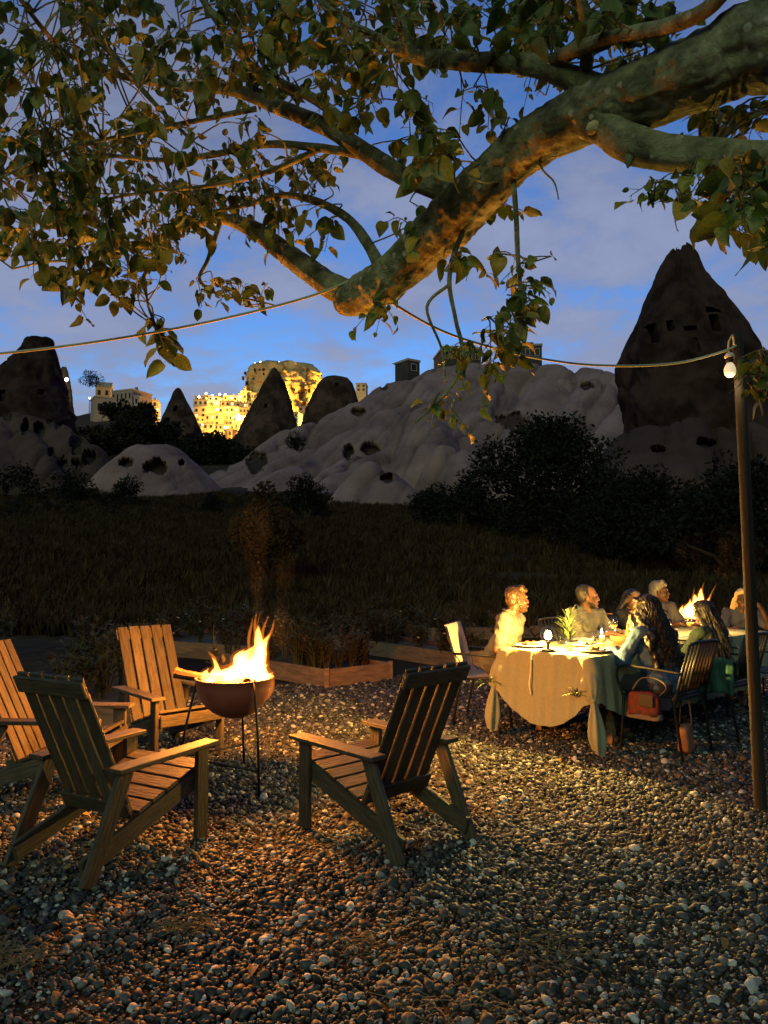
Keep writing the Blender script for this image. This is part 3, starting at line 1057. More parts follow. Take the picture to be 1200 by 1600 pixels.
for i, (px, d, w, h, s) in enumerate([(235, 160, 7, 4, 21), (305, 172, 6, 4, 22), (345, 150, 6, 3.5, 23), (190, 140, 6, 3.6, 24), (270, 140, 7, 3.0, 25), (150, 132, 5, 4, 26),
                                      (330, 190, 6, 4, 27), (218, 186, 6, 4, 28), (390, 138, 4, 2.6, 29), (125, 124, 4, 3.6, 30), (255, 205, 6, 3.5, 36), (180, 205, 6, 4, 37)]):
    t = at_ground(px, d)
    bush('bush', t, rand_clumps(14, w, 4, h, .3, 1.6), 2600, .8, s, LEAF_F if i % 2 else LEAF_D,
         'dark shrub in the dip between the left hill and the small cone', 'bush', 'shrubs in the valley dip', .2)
for i, (px, py, d, s) in enumerate([(462, 690, 86, 1.3), (690, 790, 55, 1.5), (655, 800, 52, 1.0), (200, 770, 62, 1.6), (120, 760, 66, 2.0), (30, 755, 70, 2.2), (330, 780, 58, 1.1), (140, 592, 200, 3.0)]):
    p = P(px, py, d)
    lab = ['small shrub clinging to the pale fold', 'dark scrub at the foot of the pale dome', 'small scrub tuft before the pale dome', 'dark scrub below the low left dome',
           'dark scrub under the left hill', 'dark scrub at the left edge below the hill', 'flat scrub patch in front of the pale folds', 'lone small tree on the skyline by the left houses'][i]
    zz = gz_at(p.x, p.y)
    if i in (0, 7): zz = p.z - s * .6
    bush('bush', (p.x, p.y, zz), rand_clumps(9, s, s * .7, s * 1.0, .2, s * .45), 1500, .10 * s + .05, 40 + i, LEAF_D, lab, 'bush', 'scrub on the slopes')


for i in range(26):
    px_b, d_b = rg.uniform(-40, 760), rg.uniform(54, 68)
    s = rg.uniform(.4, 1.1)
    t = at_ground(px_b, d_b)
    bush('bush', t, rand_clumps(6, s, s * .7, s * .8, .1, s * .45), 500, .10 * s + .05, 300 + i, LEAF_F if i % 3 else LEAF_D, 'low scrub tuft at the top of the field below the pale rocks', 'bush', 'scrub along the top of the field')


# field grass: instanced dry tufts (too many to count)
def gn_scatter(name, pts, rot, scl, idxs, protos, kind='stuff'):
    me = bpy.data.meshes.new(name)
    n = len(pts)
    me.vertices.add(n); me.vertices.foreach_set('co', np.asarray(pts, float).ravel())
    for an, ty, data, key in (('rot', 'FLOAT_VECTOR', rot, 'vector'), ('scl', 'FLOAT_VECTOR', scl, 'vector')):
        a = me.attributes.new(an, ty, 'POINT'); a.data.foreach_set(key, np.asarray(data, np.float32).ravel())
    a = me.attributes.new('pick', 'INT', 'POINT'); a.data.foreach_set('value', np.asarray(idxs, np.int32))
    me.update()
    o = link(name, me)
    cl = bpy.data.collections.new(name + '_shapes')
    for i, (m, mt) in enumerate(protos):
        m.materials.clear(); m.materials.append(mt)
        cl.objects.link(bpy.data.objects.new('%s_shape' % name, m))
    ng = bpy.data.node_groups.new(name + '_scatter', 'GeometryNodeTree')
    ng.interface.new_socket('Geometry', in_out='INPUT', socket_type='NodeSocketGeometry')
    ng.interface.new_socket('Geometry', in_out='OUTPUT', socket_type='NodeSocketGeometry')
    N = ng.nodes
    gi, go = N.new('NodeGroupInput'), N.new('NodeGroupOutput')
    ci = N.new('GeometryNodeCollectionInfo'); ci.inputs['Collection'].default_value = cl
    ci.inputs['Separate Children'].default_value = True; ci.inputs['Reset Children'].default_value = True
    ip = N.new('GeometryNodeInstanceOnPoints'); ip.inputs['Pick Instance'].default_value = True

    def attr(nm, dt):
        q = N.new('GeometryNodeInputNamedAttribute'); q.data_type = dt; q.inputs['Name'].default_value = nm
        return q.outputs['Attribute']
    ng.links.new(gi.outputs[0], ip.inputs['Points'])
    ng.links.new(ci.outputs[0], ip.inputs['Instance'])
    ng.links.new(attr('pick', 'INT'), ip.inputs['Instance Index'])
    ng.links.new(attr('rot', 'FLOAT_VECTOR'), ip.inputs['Rotation'])
    ng.links.new(attr('scl', 'FLOAT_VECTOR'), ip.inputs['Scale'])
    ng.links.new(ip.outputs[0], go.inputs[0])
    md = o.modifiers.new('scatter', 'NODES'); md.node_group = ng
    return tag(o, kind=kind)


def tuft(seed, n=22, h=.45, sp=.16, w=.012):
    r = np.random.default_rng(seed)
    V, F = [], []
    for i in range(n):
        a = r.uniform(0, 2 * PI); q = r.uniform(0, sp * .4)
        b0 = np.array([math.cos(a) * q, math.sin(a) * q, -.02]); hh = h * r.uniform(.5, 1.1)
        le = r.uniform(.1, .55) * hh; a2 = a + r.normal() * .5
        mid = b0 + np.array([math.cos(a2) * le * .35, math.sin(a2) * le * .35, hh * .6])
        tip = b0 + np.array([math.cos(a2) * le, math.sin(a2) * le, hh])
        s = np.array([-math.sin(a2), math.cos(a2), 0]) * w
        j = len(V)
        V += [b0 - s, b0 + s, mid + s * .7, mid - s * .7, tip]
        F += [(j, j + 1, j + 2, j + 3), (j + 3, j + 2, j + 4)]
    return mesh_from('grass_tuft', V, F)


DRY = M('dry_grass', (.070, .046, .022), (.036, .025, .011), rough=1, scale=2, rnd=.3, spec=.1)
n = 26000
ty = RNG.uniform(15, 74, n)
tx = RNG.uniform(-.62, .62, n) * ty
dens = fbm(tx / 9, ty / 3.2, .5, 3, 77)
keep = dens > -.55
tx, ty = tx[keep], ty[keep]
tz = base_h(tx, ty)
n = len(tx)
gs = gn_scatter('field_grass', np.stack([tx, ty, tz], -1), np.stack([np.zeros(n), np.zeros(n), RNG.uniform(0, 6.3, n)], -1),
                np.repeat(RNG.uniform(.6, 1.5, n)[:, None], 3, 1) * np.array([1.4, 1.4, 1]), RNG.integers(0, 4, n), [(tuft(60 + i, 20, .38, .3, .014), DRY) for i in range(4)])
tag(gs, 'dry grass covering the dark field behind the garden', 'grass')
# ================================================================== GRAVEL
def stone_mesh(seed):
    bm = bmesh.new()
    bmesh.ops.create_icosphere(bm, subdivisions=2, radius=.5)
    co = np.array([v.co[:] for v in bm.verts])
    r = np.random.default_rng(seed)
    sq = np.array([1.0, r.uniform(.62, .95), r.uniform(.42, .7)])
    nz = fbm(co[:, 0] * 2 + seed * 3, co[:, 1] * 2, co[:, 2] * 2, 3, seed)
    # a few flat facets, as broken river stone has
    for _ in range(5):
        d = r.normal(size=3); d /= np.linalg.norm(d)
        h = r.uniform(.30, .42)
        k = np.maximum(co @ d - h, 0)
        co = co - k[:, None] * d * .9
    co = co * (1 + .16 * nz[:, None]) * sq
    for v, c in zip(bm.verts, co): v.co = c
    me = bpy.data.meshes.new('stone'); bm.to_mesh(me); bm.free()
    me.polygons.foreach_set('use_smooth', np.ones(len(me.polygons), dtype=bool))
    return me


sm = bpy.data.materials.new('gravel_stone'); sm.use_nodes = True
nt = sm.node_tree; b = nt.nodes['Principled BSDF']; b.inputs['Roughness'].default_value = .62; b.inputs['Specular IOR Level'].default_value = .35
oi = nt.nodes.new('ShaderNodeObjectInfo')
rp = nt.nodes.new('ShaderNodeValToRGB')
els = [(0, (.010, .011, .010)), (.25, (.026, .028, .026)), (.42, (.060, .063, .058)), (.56, (.022, .024, .023)), (.70, (.10, .10, .088)), (.82, (.055, .046, .036)), (.90, (.20, .20, .18)), (1, (.52, .52, .47))]
for i, (p_, c_) in enumerate(els):
    e = rp.color_ramp.elements[i] if i < 2 else rp.color_ramp.elements.new(p_)
    e.position = p_; e.color = (*c_, 1)
rp.color_ramp.elements[0].position = 0
for e, (p_, c_) in zip(sorted(rp.color_ramp.elements, key=lambda q: q.position), els):
    e.position = p_; e.color = (*c_, 1)
nt.links.new(oi.outputs['Random'], rp.inputs[0])
tcn = nt.nodes.new('ShaderNodeTexCoord')
n1 = nt.nodes.new('ShaderNodeTexNoise'); n1.inputs['Scale'].default_value = 5; n1.inputs['Detail'].default_value = 5
nt.links.new(tcn.outputs['Object'], n1.inputs['Vector'])
mr2 = nt.nodes.new('ShaderNodeMapRange'); mr2.inputs[1].default_value = .3; mr2.inputs[2].default_value = .7; mr2.inputs[3].default_value = .72; mr2.inputs[4].default_value = 1.25
nt.links.new(n1.outputs[0], mr2.inputs[0])
hs = nt.nodes.new('ShaderNodeHueSaturation'); nt.links.new(mr2.outputs[0], hs.inputs['Value']); nt.links.new(rp.outputs[0], hs.inputs['Color'])
nt.links.new(hs.outputs[0], b.inputs['Base Color'])

BEDS = []


def in_gravel(x, y):
    edge = np.interp(x, [-9, -3.2, -1.3, -.9, .1, .7, 1.5, 3, 9], [7.3, 8.2, 9.35, 9.15, 9.75, 10.6, 11.2, 11.4, 11.4])
    return y < edge + .35 * fbm(x * 1.3, y * 1.3, .2, 2, 91)


sp = .0182
ny_ = int((11.6 - 1.45) / sp)
pts = []
for j in range(ny_):
    y = 1.45 + j * sp
    hw = .60 * y + .7
    xs = np.arange(-hw, hw, sp) + (j % 2) * sp / 2
    pts.append(np.stack([xs, np.full(len(xs), y)], -1))
pts = np.concatenate(pts)
pts += RNG.normal(scale=sp * .32, size=pts.shape)
ok = in_gravel(pts[:, 0], pts[:, 1])
keep_p = np.interp(pts[:, 1], [3.2, 6.5, 11.5], [1, .72, .42])
ok &= RNG.random(len(pts)) < keep_p
pts = pts[ok]
n = len(pts)
sz = np.clip(RNG.lognormal(math.log(.0198), .46, n), .012, .065) * np.interp(pts[:, 1], [3.2, 6.5, 11.5], [1, 1.12, 1.4])
z = sz * .10 + RNG.uniform(-.004, .012, n) + .008 * fbm(pts[:, 0] * 2.2, pts[:, 1] * 2.2, .1, 2, 3)
rot = np.stack([RNG.normal(scale=.38, size=n), RNG.normal(scale=.38, size=n), RNG.uniform(0, 2 * PI, n)], -1)
gr = gn_scatter('gravel', np.stack([pts[:, 0], pts[:, 1], z], -1), rot, np.repeat(sz[:, None], 3, 1), RNG.integers(0, 10, n), [(stone_mesh(i + 1), sm) for i in range(10)])
tag(gr, 'loose rounded gravel covering the seating area', 'gravel')
print('gravel stones', n)
# straw and dead grass lying on the gravel
STRAW = M('straw', (.22, .15, .06), (.15, .10, .04), rough=.9, scale=4, rnd=.2)


def straw_patch(loc, n, rx, ry, seed, label, lift=.05):
    r = random.Random(seed)
    V, F = [], []
    for i in range(n):
        a, q = r.uniform(0, 2 * PI), math.sqrt(r.random())
        c = Vector((math.cos(a) * rx * q, math.sin(a) * ry * q, r.uniform(.018, lift)))
        d = r.gauss(0, .9); L = r.uniform(.05, .16)
        u = Vector((math.cos(d), math.sin(d), r.uniform(-.15, .3))) * L
        pth = [c - u * .5, c + Vector((0, 0, .012)), c + u * .5]
        v, f = tube(pth, [.0016, .0019, .0009], 3, False)
        k = len(V); V += v; F += [tuple(i2 + k for i2 in q2) for q2 in f]
    o = obj('dry_grass_clump', V, F, STRAW)
    o.location = loc
    tag(o, label, 'dry grass')


straw_patch(G(835, 1480), 60, .20, .15, 1, 'flattened dry grass clump on the gravel at lower right', .06)
straw_patch(G(300, 1440), 50, .10, .07, 2, 'small orange straw clump on the gravel below the left chair')
straw_patch(G(30, 1488), 110, .16, .09, 3, 'dry grass tuft on the gravel at the lower left edge', .06)
straw_patch(G(560, 1470), 24, .10, .08, 4, 'few loose straws on the gravel at bottom centre')
straw_patch(G(700, 1560), 26, .22, .10, 5, 'thin scattered straws along the bottom of the gravel')

# ================================================================== RAISED BEDS
def bed(corners, h, label, label_soil=None, posts=True):
    """corners: world xy list (closed), boards between them"""
    root = empty('raised_bed', (corners[0][0], corners[0][1], 0))
    o0 = Vector((corners[0][0], corners[0][1], 0))
    cs = [Vector((x, y, 0)) - o0 for x, y in corners]
    for a, b2 in zip(cs, cs[1:] + cs[:1]):
        d = b2 - a
        L = d.length - .05
        for r_ in range(1):
            v, f = rbox(L, .035, h, .004)
            o = obj('board', v, f, MATS['bed_wood'], root)
            o.matrix_basis = Matrix.Translation((a + b2) / 2 + Vector((0, 0, h / 2))) @ Matrix.Rotation(math.atan2(d.y, d.x), 4, 'Z')
        obj('corner_post', *bx(a.x - .03, a.x + .03, a.y - .03, a.y + .03, 0, h + .015, .004), MATS['bed_wood'], root)
    n = len(cs)
    c = sum(cs, Vector()) / n
    V = [p + (c - p) * .03 + Vector((0, 0, h * .75)) for p in cs] + [p + (c - p) * .03 for p in cs]
    obj('soil', V, [tuple(range(n))] + [(i, i + n, (i + 1) % n + n, (i + 1) % n) for i in range(n)], MATS['earth'], root)
    tag(root, label, 'planter')
    return root


def quad_bed(p0, p1, depth_vec, h, label):
    a, b2, d = Vector((*p0, 0)), Vector((*p1, 0)), Vector((*depth_vec, 0))
    bed([(a.x, a.y), (b2.x, b2.y), (b2.x + d.x, b2.y + d.y), (a.x + d.x, a.y + d.y)], h, label)


quad_bed((-.67, 9.1), (.08, 9.72), (-1.55, 1.6), .22, 'wooden raised bed with a sharp corner right of the fire bowl')
quad_bed((.98, 10.75), (1.75, 11.1), (-1.9, 2.4), .22, 'wooden raised bed behind the table, left of the canvas chair')
quad_bed((-3.0, 7.1), (-1.95, 6.75), (-1.3, 4.2), .24, 'long raised bed running back behind the two left chairs')
quad_bed((-3.6, 12.2), (-1.7, 11.2), (-.3, 2.2), .24, 'dim raised bed far behind the upright wooden chair')
quad_bed((.9, 14.2), (3.4, 15.0), (-.7, 2.0), .24, 'distant dim raised bed behind the dinner table')

# garden plants in and around the beds, each one countable plant
PLANT = [M('plant_green', (.026, .034, .011), (.044, .044, .016), rough=.8, scale=4, rnd=.25), M('plant_dry', (.055, .040, .019), (.036, .031, .013), rough=.9, scale=4, rnd=.25)]
FLOWER = M('flower_pale', (.42, .36, .30), rough=.8)


def plant_mesh(seed, h, spread, n, kind):
    r = random.Random(seed)
    V, F = [], []

    def add(part):
        k = len(V); V.extend(part[0]); F.extend([tuple(i + k for i in q) for q in part[1]])
    for s in range(n):
        a = r.uniform(0, 2 * PI)
        top = Vector((math.cos(a) * spread * r.random(), math.sin(a) * spread * r.random(), h * r.uniform(.55, 1)))
        pth = [Vector((math.cos(a) * .03, math.sin(a) * .03, 0)), top * .5 + Vector((0, 0, h * .1)), top]
        add(tube(pth, [.006, .005, .002], 4, False))
        for q in range(9 if kind != 'spire' else 16):
            t = r.uniform(.15, 1)
            p0 = pth[0].lerp(pth[1], t * 2) if t < .5 else pth[1].lerp(pth[2], t * 2 - 1)
            b_ = r.uniform(0, 2 * PI)
            L = (.05 + .10 * (1 - t)) * r.uniform(.7, 1.4) if kind == 'spire' else r.uniform(.05, .12)
            d = Vector((math.cos(b_), math.sin(b_), r.uniform(.1, .8))).normalized() * L
            w = Vector((-math.sin(b_), math.cos(b_), 0)) * L * .2
            k = len(V); V.extend([p0, p0 + d * .5 + w, p0 + d, p0 + d * .5 - w]); F.append((k, k + 1, k + 2, k + 3))
    return V, F


protos = [mesh_from('stems', *plant_mesh(100 + i, [.35, .5, .65, .42][i], [.22, .2, .18, .28][i], [14, 12, 10, 16][i], 'bush'), PLANT[i % 2]) for i in range(4)]
rp_ = random.Random(33)
spots = []
for i in range(34): u, v = rp_.random(), rp_.random(); spots.append((-.67 + .75 * u - 1.55 * v, 9.1 + .62 * u + 1.6 * v, .16))
for i in range(26): u, v = rp_.random(), rp_.random(); spots.append((.98 + .77 * u - 1.9 * v, 10.75 + .35 * u + 2.4 * v, .16))
for i in range(26): u, v = rp_.random(), rp_.random(); spots.append((-3.0 + 1.05 * u - 1.3 * v, 7.1 - .35 * u + 4.2 * v, .18))
for i in range(20): u, v = rp_.random(), rp_.random(); spots.append((-3.6 + 1.9 * u - .3 * v, 12.2 - 1 * u + 2.2 * v, .18))
for i in range(60): y = rp_.uniform(11.5, 19); spots.append((rp_.uniform(-.5, .42) * y, y, 0))
PLAB = ['leafy green herb growing ', 'dry brown stemmed plant growing ']
PBED = ['in the bed with the sharp corner by the fire bowl', 'in the bed left of the canvas chair', 'in the long bed behind the left chairs', 'in the far bed behind the upright chair', 'on the open ground behind the beds']
for i, (x, y, z) in enumerate(spots):
    m = protos[i % 4]
    o = link('garden_plant', m)
    o.location = (x, y, z + gz_at(x, y)); o.rotation_euler = (0, 0, rp_.uniform(0, 6.3)); s = rp_.uniform(.7, 1.25); o.scale = (s, s, s)
    tag(o, PLAB[i % 2] + PBED[0 if i < 34 else 1 if i < 60 else 2 if i < 86 else 3 if i < 106 else 4], 'plant', 'plants of the garden beds')
sp_v, sp_f = plant_mesh(200, 1.05, .10, 7, 'spire')
o = obj('tall_plant', sp_v, sp_f, PLANT[1]); o.location = (1.12, 11.6, .16)
tag(o, 'tall spire-shaped seeding plant rising left of the dinner table', 'plant')
sp_v, sp_f = plant_mesh(201, .95, .08, 4, 'spire')
o = obj('tall_plant', sp_v, sp_f, PLANT[0]); o.location = (-1.72, 7.9, 0)
tag(o, 'thin upright stalk rising left of the flames behind the chair', 'plant')
# pale flower heads scattered through the plants
fv, ff = sphere((0, 0, 0), (.022, .022, .012), 6, 4)
fme = mesh_from('flower_head', fv, ff, FLOWER, True)
for i in range(26):
    y = rp_.uniform(9.6, 15); x = rp_.uniform(-.28, .14) * y
    o = link('flower', fme); o.location = (x, y, rp_.uniform(.3, .55)); tag(o, 'tiny pale flower head among the garden plants', 'flower', 'pale flowers in the garden beds')

# ================================================================== SLATTED WOODEN ARMCHAIRS
def plank(name, L, W, T, mtx, parent, mat='wood'):
    key = ('plank', round(L, 3), round(W, 3), round(T, 3), mat)
    if key not in MATS:
        v, f = rbox(W, L, T, .0035)
        MATS[key] = mesh_from(name, v, f, MATS[mat])
    return link(name, MATS[key], parent, mtx)


def along(a, b2, up=Vector((0, 0, 1))):
    """matrix: local Y from a to b, local Z near up"""
    a, b2 = Vector(a), Vector(b2)
    y = (b2 - a).normalized()
    x = y.cross(up).normalized()
    z = x.cross(y)
    m = Matrix((x, y, z)).transposed().to_4x4()
    m.translation = (a + b2) / 2
    return m, (b2 - a).length


def armchair(loc, facing, label):
    rz = math.atan2(facing[1], facing[0]) - PI / 2
    root = empty('wooden_armchair', (loc[0], loc[1], .012), rz)
    X = Vector((1, 0, 0))
    for s in (-1, 1):
        m, L = along((s * .268, .33, 0), (s * .268, .33, .478), X)
        plank('front_leg', L, .085, .03, m, root)
        m, L = along((s * .268, -.42, 0), (s * .268, -.20, .478), X)
        plank('rear_leg', L, .085, .028, m, root)
        m, L = along((s * .236, .365, .325), (s * .236, -.425, .075), X)
        plank('side_rail', L, .095, .028, m, root)
        m, L = along((s * .275, -.29, .4925), (s * .275, .41, .4925))
        plank('armrest', L, .105, .024, m, root)
    d = Vector((0, -.79, -.25)).normalized()
    nrm = Vector((0, -.25, .79)).normalized()
    for i in range(5):
        c = Vector((0, .345, .319)) + d * (i * .1) + nrm * .063
        m = Matrix((d, X, d.cross(X))).transposed().to_4x4()
        m.translation = c
        plank('seat_slat', .50, .088, .02, m, root)
    # front apron
    m = Matrix((Vector((0, 0, 1)), X, Vector((0, 0, 1)).cross(X))).transposed().to_4x4(); m.translation = Vector((0, .388, .325))
    plank('apron', .50, .085, .02, m, root)
    a, b2 = Vector((0, -.10, .215)), Vector((0, -.44, .945))
    ax = (b2 - a).normalized()
    bn_ = X.cross(ax).normalized()      # towards the rear/front
    if bn_.y > 0: bn_ = -bn_
    L = (b2 - a).length
    for i in range(5):
        x = (i - 2) * .0945
        m = Matrix((X, ax, X.cross(ax))).transposed().to_4x4(); m.translation = (a + b2) / 2 + X * x
        plank('back_slat', L + (.006 if i % 2 else .0), .078, .018, m, root)
    for t, w in ((.955, .088), (.10, .085)):
        m = Matrix((ax, X, ax.cross(X))).transposed().to_4x4(); m.translation = a + (b2 - a) * t + bn_ * .0195 - ax * .02
        plank('back_rail', .475, w, .02, m, root)
    tag(root, label, 'armchair', 'wooden armchairs round the fire bowl')
    return root


armchair((-.02, 4.33), (-.68, .73), 'wooden slatted armchair with its back to the camera, right of the fire bowl')
armchair((-1.38, 4.07), (.48, .88), 'nearest left wooden slatted armchair, seen from behind with greenish back')
armchair((-1.68, 6.05), (.67, -.74), 'wooden slatted armchair facing the camera just behind the fire bowl')
armchair((-2.15, 5.08), (1, -.05), 'wooden slatted armchair half cut off at the left edge, facing right')

# ================================================================== FIRE BOWLS
FIRE_C = (1.0, .31, .035)
FLAME = vol_emit('flame', (1.0, .37, .06), 140)
FLAME_T = vol_emit('flame_wisp', (1.0, .24, .02), 16)
EMBER = emit('ember', (1.0, .25, .04), 6)
CHAR = M('charred_wood', (.02, .015, .012), (.10, .045, .02), rough=.95, scale=14, bump=.6)
FLAME_O = vol_emit('flame_envelope', (1.0, .20, .012), 4.0)
SMOKE = vol_smoke('smoke', (.9, .9, .9), .05)


def tongue(base, h, r, lean, seed, n=9):
    """a flame tongue as chained tapered limbs"""
    q = random.Random(seed)
    out = []
    p = Vector(base); ph = q.uniform(0, 6)
    prev, pr = p, r
    for i in range(1, n + 1):
        t = i / n
        c = Vector(base) + Vector((lean[0] * t ** 1.3 + math.sin(ph + t * 5) * r * .45 * t, lean[1] * t ** 1.3 + math.cos(ph * 1.3 + t * 4) * r * .35 * t, h * t))
        rad = max(r * (1 - t) ** .75 * (1 + .25 * math.sin(ph + t * 9)), .0055)
        out.append(('c', prev, c, pr, rad))
        prev, pr = c, rad
    return out


def fire_bowl(loc, feet, tongues, wisps, label, power, light_z, logs, name='fire_bowl', seed=1, smoke=None, vox=.0065):
    root = empty(name, loc)
    prof = [(.02, .435)]
    for i in range(1, 9):
        a = i / 8 * PI / 2
        prof.append((.255 * math.sin(a), .69 - .255 * math.cos(a)))
    prof += [(.262, .695), (.262, .703), (.248, .703)]
    for i in range(7, -1, -1):
        a = i / 8 * PI / 2
        prof.append((max(.244 * math.sin(a), .012), .69 - .24 * math.cos(a)))
    obj('bowl', *lathe(prof, 40, True), MATS['bowl_metal'], root, True)
    obj('ember_bed', *lathe([(.0, .60), (.10, .615), (.19, .60), (.215, .585)], 20), EMBER, root, True)
    for f in feet:
        f = Vector(f)
        n_ = Vector((f.x, f.y, 0)).normalized()
        top = n_ * .262 + Vector((0, 0, .695))
        obj('leg', *tube([top + n_ * .008, top * .5 + f * .5 + n_ * .02, f], .0085, 8), MATS['soot_metal'], root, True)
        obj('hook', *tube([top + n_ * .012 + Vector((0, 0, -.03)), top + n_ * .014 + Vector((0, 0, .018)), top - n_ * .02 + Vector((0, 0, .02))], .007, 6), MATS['soot_metal'], root, True)
    ring = []
    for f in feet:
        f = Vector(f); n_ = Vector((f.x, f.y, 0)).normalized(); top = n_ * .262 + Vector((0, 0, .695))
        ring.append(top.lerp(f, .78))
    for i in range(len(ring)):
        obj('brace', *tube([ring[i], ring[(i + 1) % len(ring)]], .007, 6), MATS['soot_metal'], root, True)
    for i, (a, b2, r) in enumerate(logs):
        a, b2 = Vector(a), Vector(b2)
        q = random.Random(seed + i)
        pth = [a.lerp(b2, t / 6) + Vector((q.gauss(0, .004), q.gauss(0, .004), q.gauss(0, .004))) for t in range(7)]
        lg = obj('firewood_log', *tube([loc + Vector((0, 0, 0)) + x for x in pth], [r * q.uniform(.85, 1.15) for _ in pth], 9), CHAR)
        tag(lg, 'charred split log burning in the ' + ('near' if name == 'fire_bowl' and loc.y < 7 else 'far') + ' fire bowl, log %s' % ['sticking out to the left', 'lying across the middle', 'lying at the back'][i % 3], 'firewood')
    prims = []
    for tg in tongues: prims += tongue(*tg)
    fl = blob('flame', prims, vox, FLAME, None, 0)
    fl.location = loc
    tag(fl, 'bright yellow-white flames leaping from the ' + ('near fire bowl beside the chairs' if loc.y < 7 else 'far fire bowl behind the diners'), 'fire')
    env = [('c', q_[1], q_[2], q_[3] * 1.28 + .012, q_[4] * 1.28 + .010) for q_ in prims]
    blob('flame_envelope', env, vox * 1.3, FLAME_O, fl, 2)
    for i, w in enumerate(wisps):
        base, h, r, lean, sd = w
        q = random.Random(sd)
        pth, rd = [], []
        for j in range(10):
            t = j / 9
            pth.append(Vector(base) + Vector((lean[0] * t + math.sin(sd + t * 5) * .012, lean[1] * t, h * t)))
            rd.append(max(r * math.sin(PI * (.12 + .88 * t)) ** .8, .0012))
        v, f = tube(pth, rd, 8, True, .6)
        obj('flame_tip', v, f, FLAME_T, fl, True)
    point_light('fire_light', (0, 0, light_z), power, FIRE_C, .13, fl)
    if smoke:
        pr = []
        for (c, r) in smoke: pr.append(('e', c, r))
        so = blob('smoke', pr, .04, SMOKE, None, 4, disp=lambda co, no: co + no * (.06 * fbm(co[:, 0] * 5, co[:, 1] * 5, co[:, 2] * 3, 3, 17))[:, None])
        so.location = loc
        tag(so, 'thin smoke lit by the ' + ('near' if loc.y < 7 else 'far') + ' fire', 'smoke', None, 'stuff')
    tag(root, label, 'fire bowl')
    return root


FB = Vector((-1.0, 5.2, 0.015))
fire_bowl(FB, [(.215, -.27, 0), (-.02, .50, 0), (-.40, .10, 0)],
          [((.06, 0, .62), .26, .11, (.02, 0), 1), ((.10, .0, .64), .40, .085, (.09, .0), 2), ((.15, .03, .64), .34, .075, (.07, 0), 3), ((.03, -.04, .64), .27, .08, (.10, .0), 4),
           ((-.06, 0, .63), .13, .09, (.03, 0), 5), ((-.13, .01, .63), .20, .055, (-.01, 0), 6), ((-.17, -.02, .63), .13, .05, (-.02, 0), 7), ((.18, -.03, .63), .16, .06, (.04, 0), 8),
           ((-.02, .06, .63), .17, .07, (.02, 0), 9), ((.0, -.08, .63), .12, .08, (.02, 0), 10), ((-.12, -.1, .63), .09, .06, (-.02, 0), 11), ((.12, .1, .63), .22, .06, (.05, 0), 12),
           ((.2, .0, .66), .07, .04, (.05, 0), 13), ((.13, -.05, .64), .30, .06, (.11, 0), 14)],
          [((.13, 0, .88), .26, .022, (.02, 0), 1), ((.17, .02, .90), .22, .018, (.05, 0), 2), ((.10, .02, .85), .26, .020, (.00, 0), 3), ((.20, -.02, .86), .24, .018, (.06, 0), 4),
           ((-.13, 0, .78), .10, .022, (-.04, 0), 6), ((-.09, 0, .80), .06, .02, (.03, 0), 7), ((.15, -.03, .92), .24, .010, (.03, 0), 8)],
          'dark red hemispherical fire bowl on thin black tripod legs with burning logs', 520, .98,
          [((-.40, -.02, .735), (-.02, .04, .66), .034), ((-.12, -.12, .66), (.20, .08, .69), .032), ((-.02, .17, .66), (.12, -.16, .69), .03)],
          smoke=[((.20, .05, 1.20), (.14, .12, .22)), ((.30, .05, 1.02), (.12, .10, .20)), ((.22, .1, 1.45), (.18, .14, .26)), ((.14, .1, 1.7), (.20, .16, .22))])
FB2 = Vector((3.99, 9.95, 0.06))
fire_bowl(FB2, [(.215, -.27, 0), (-.02, .50, 0), (-.40, .10, 0)],
          [((.02, 0, .64), .36, .10, (.03, 0), 31), ((.06, 0, .64), .44, .08, (.07, 0), 32), ((-.06, 0, .64), .30, .08, (-.02, 0), 33), ((.0, .05, .64), .33, .08, (.02, 0), 34), ((.12, 0, .66), .34, .05, (.08, 0), 35), ((-.12, 0, .64), .22, .06, (-.03, 0), 36)],
          [((.1, 0, .95), .22, .016, (.05, 0), 33), ((.2, 0, .9), .25, .014, (.1, 0), 34), ((0, 0, .9), .2, .014, (0, 0), 35)],
          'second fire bowl burning behind the diners', 110, .98, [((-.2, 0, .68), (.2, .05, .68), .03)], vox=.009,
          smoke=[((.3, 0, 1.35), (.3, .2, .25)), ((.6, 0, 1.6), (.4, .25, .3)), ((.1, 0, 1.5), (.3, .2, .25))])
# ================================================================== DINNER TABLE
TU = Vector((.745, .667, 0)).normalized()      # along the table, away from the camera
TV = Vector((-.667, .745, 0)).normalized()     # towards its far-left side
T0 = Vector((1.30, 6.33, 0))                   # middle of the near end
TL, TW, TH = 3.3, .90, .742
TRZ = math.atan2(TU.y, TU.x)


def T(a, b2, z=0.0):
    return T0 + TU * a + TV * b2 + Vector((0, 0, z))


tb = empty('dining_table', T0, TRZ)
obj('table_top', *bx(.01, TL - .01, -TW / 2 + .01, TW / 2 - .01, TH - .035, TH - .004, .004), MATS['bed_wood'], tb)
for a in (.42, TL - .42):
    for s in (-1, 1):
        obj('leg', *bx(a - .03, a + .03, s * (TW / 2 - .10) - .03, s * (TW / 2 - .10) + .03, .01, TH - .036, .004), MATS['bed_wood'], tb)
tag(tb, 'long dinner table hidden under the beige cloth', 'table')


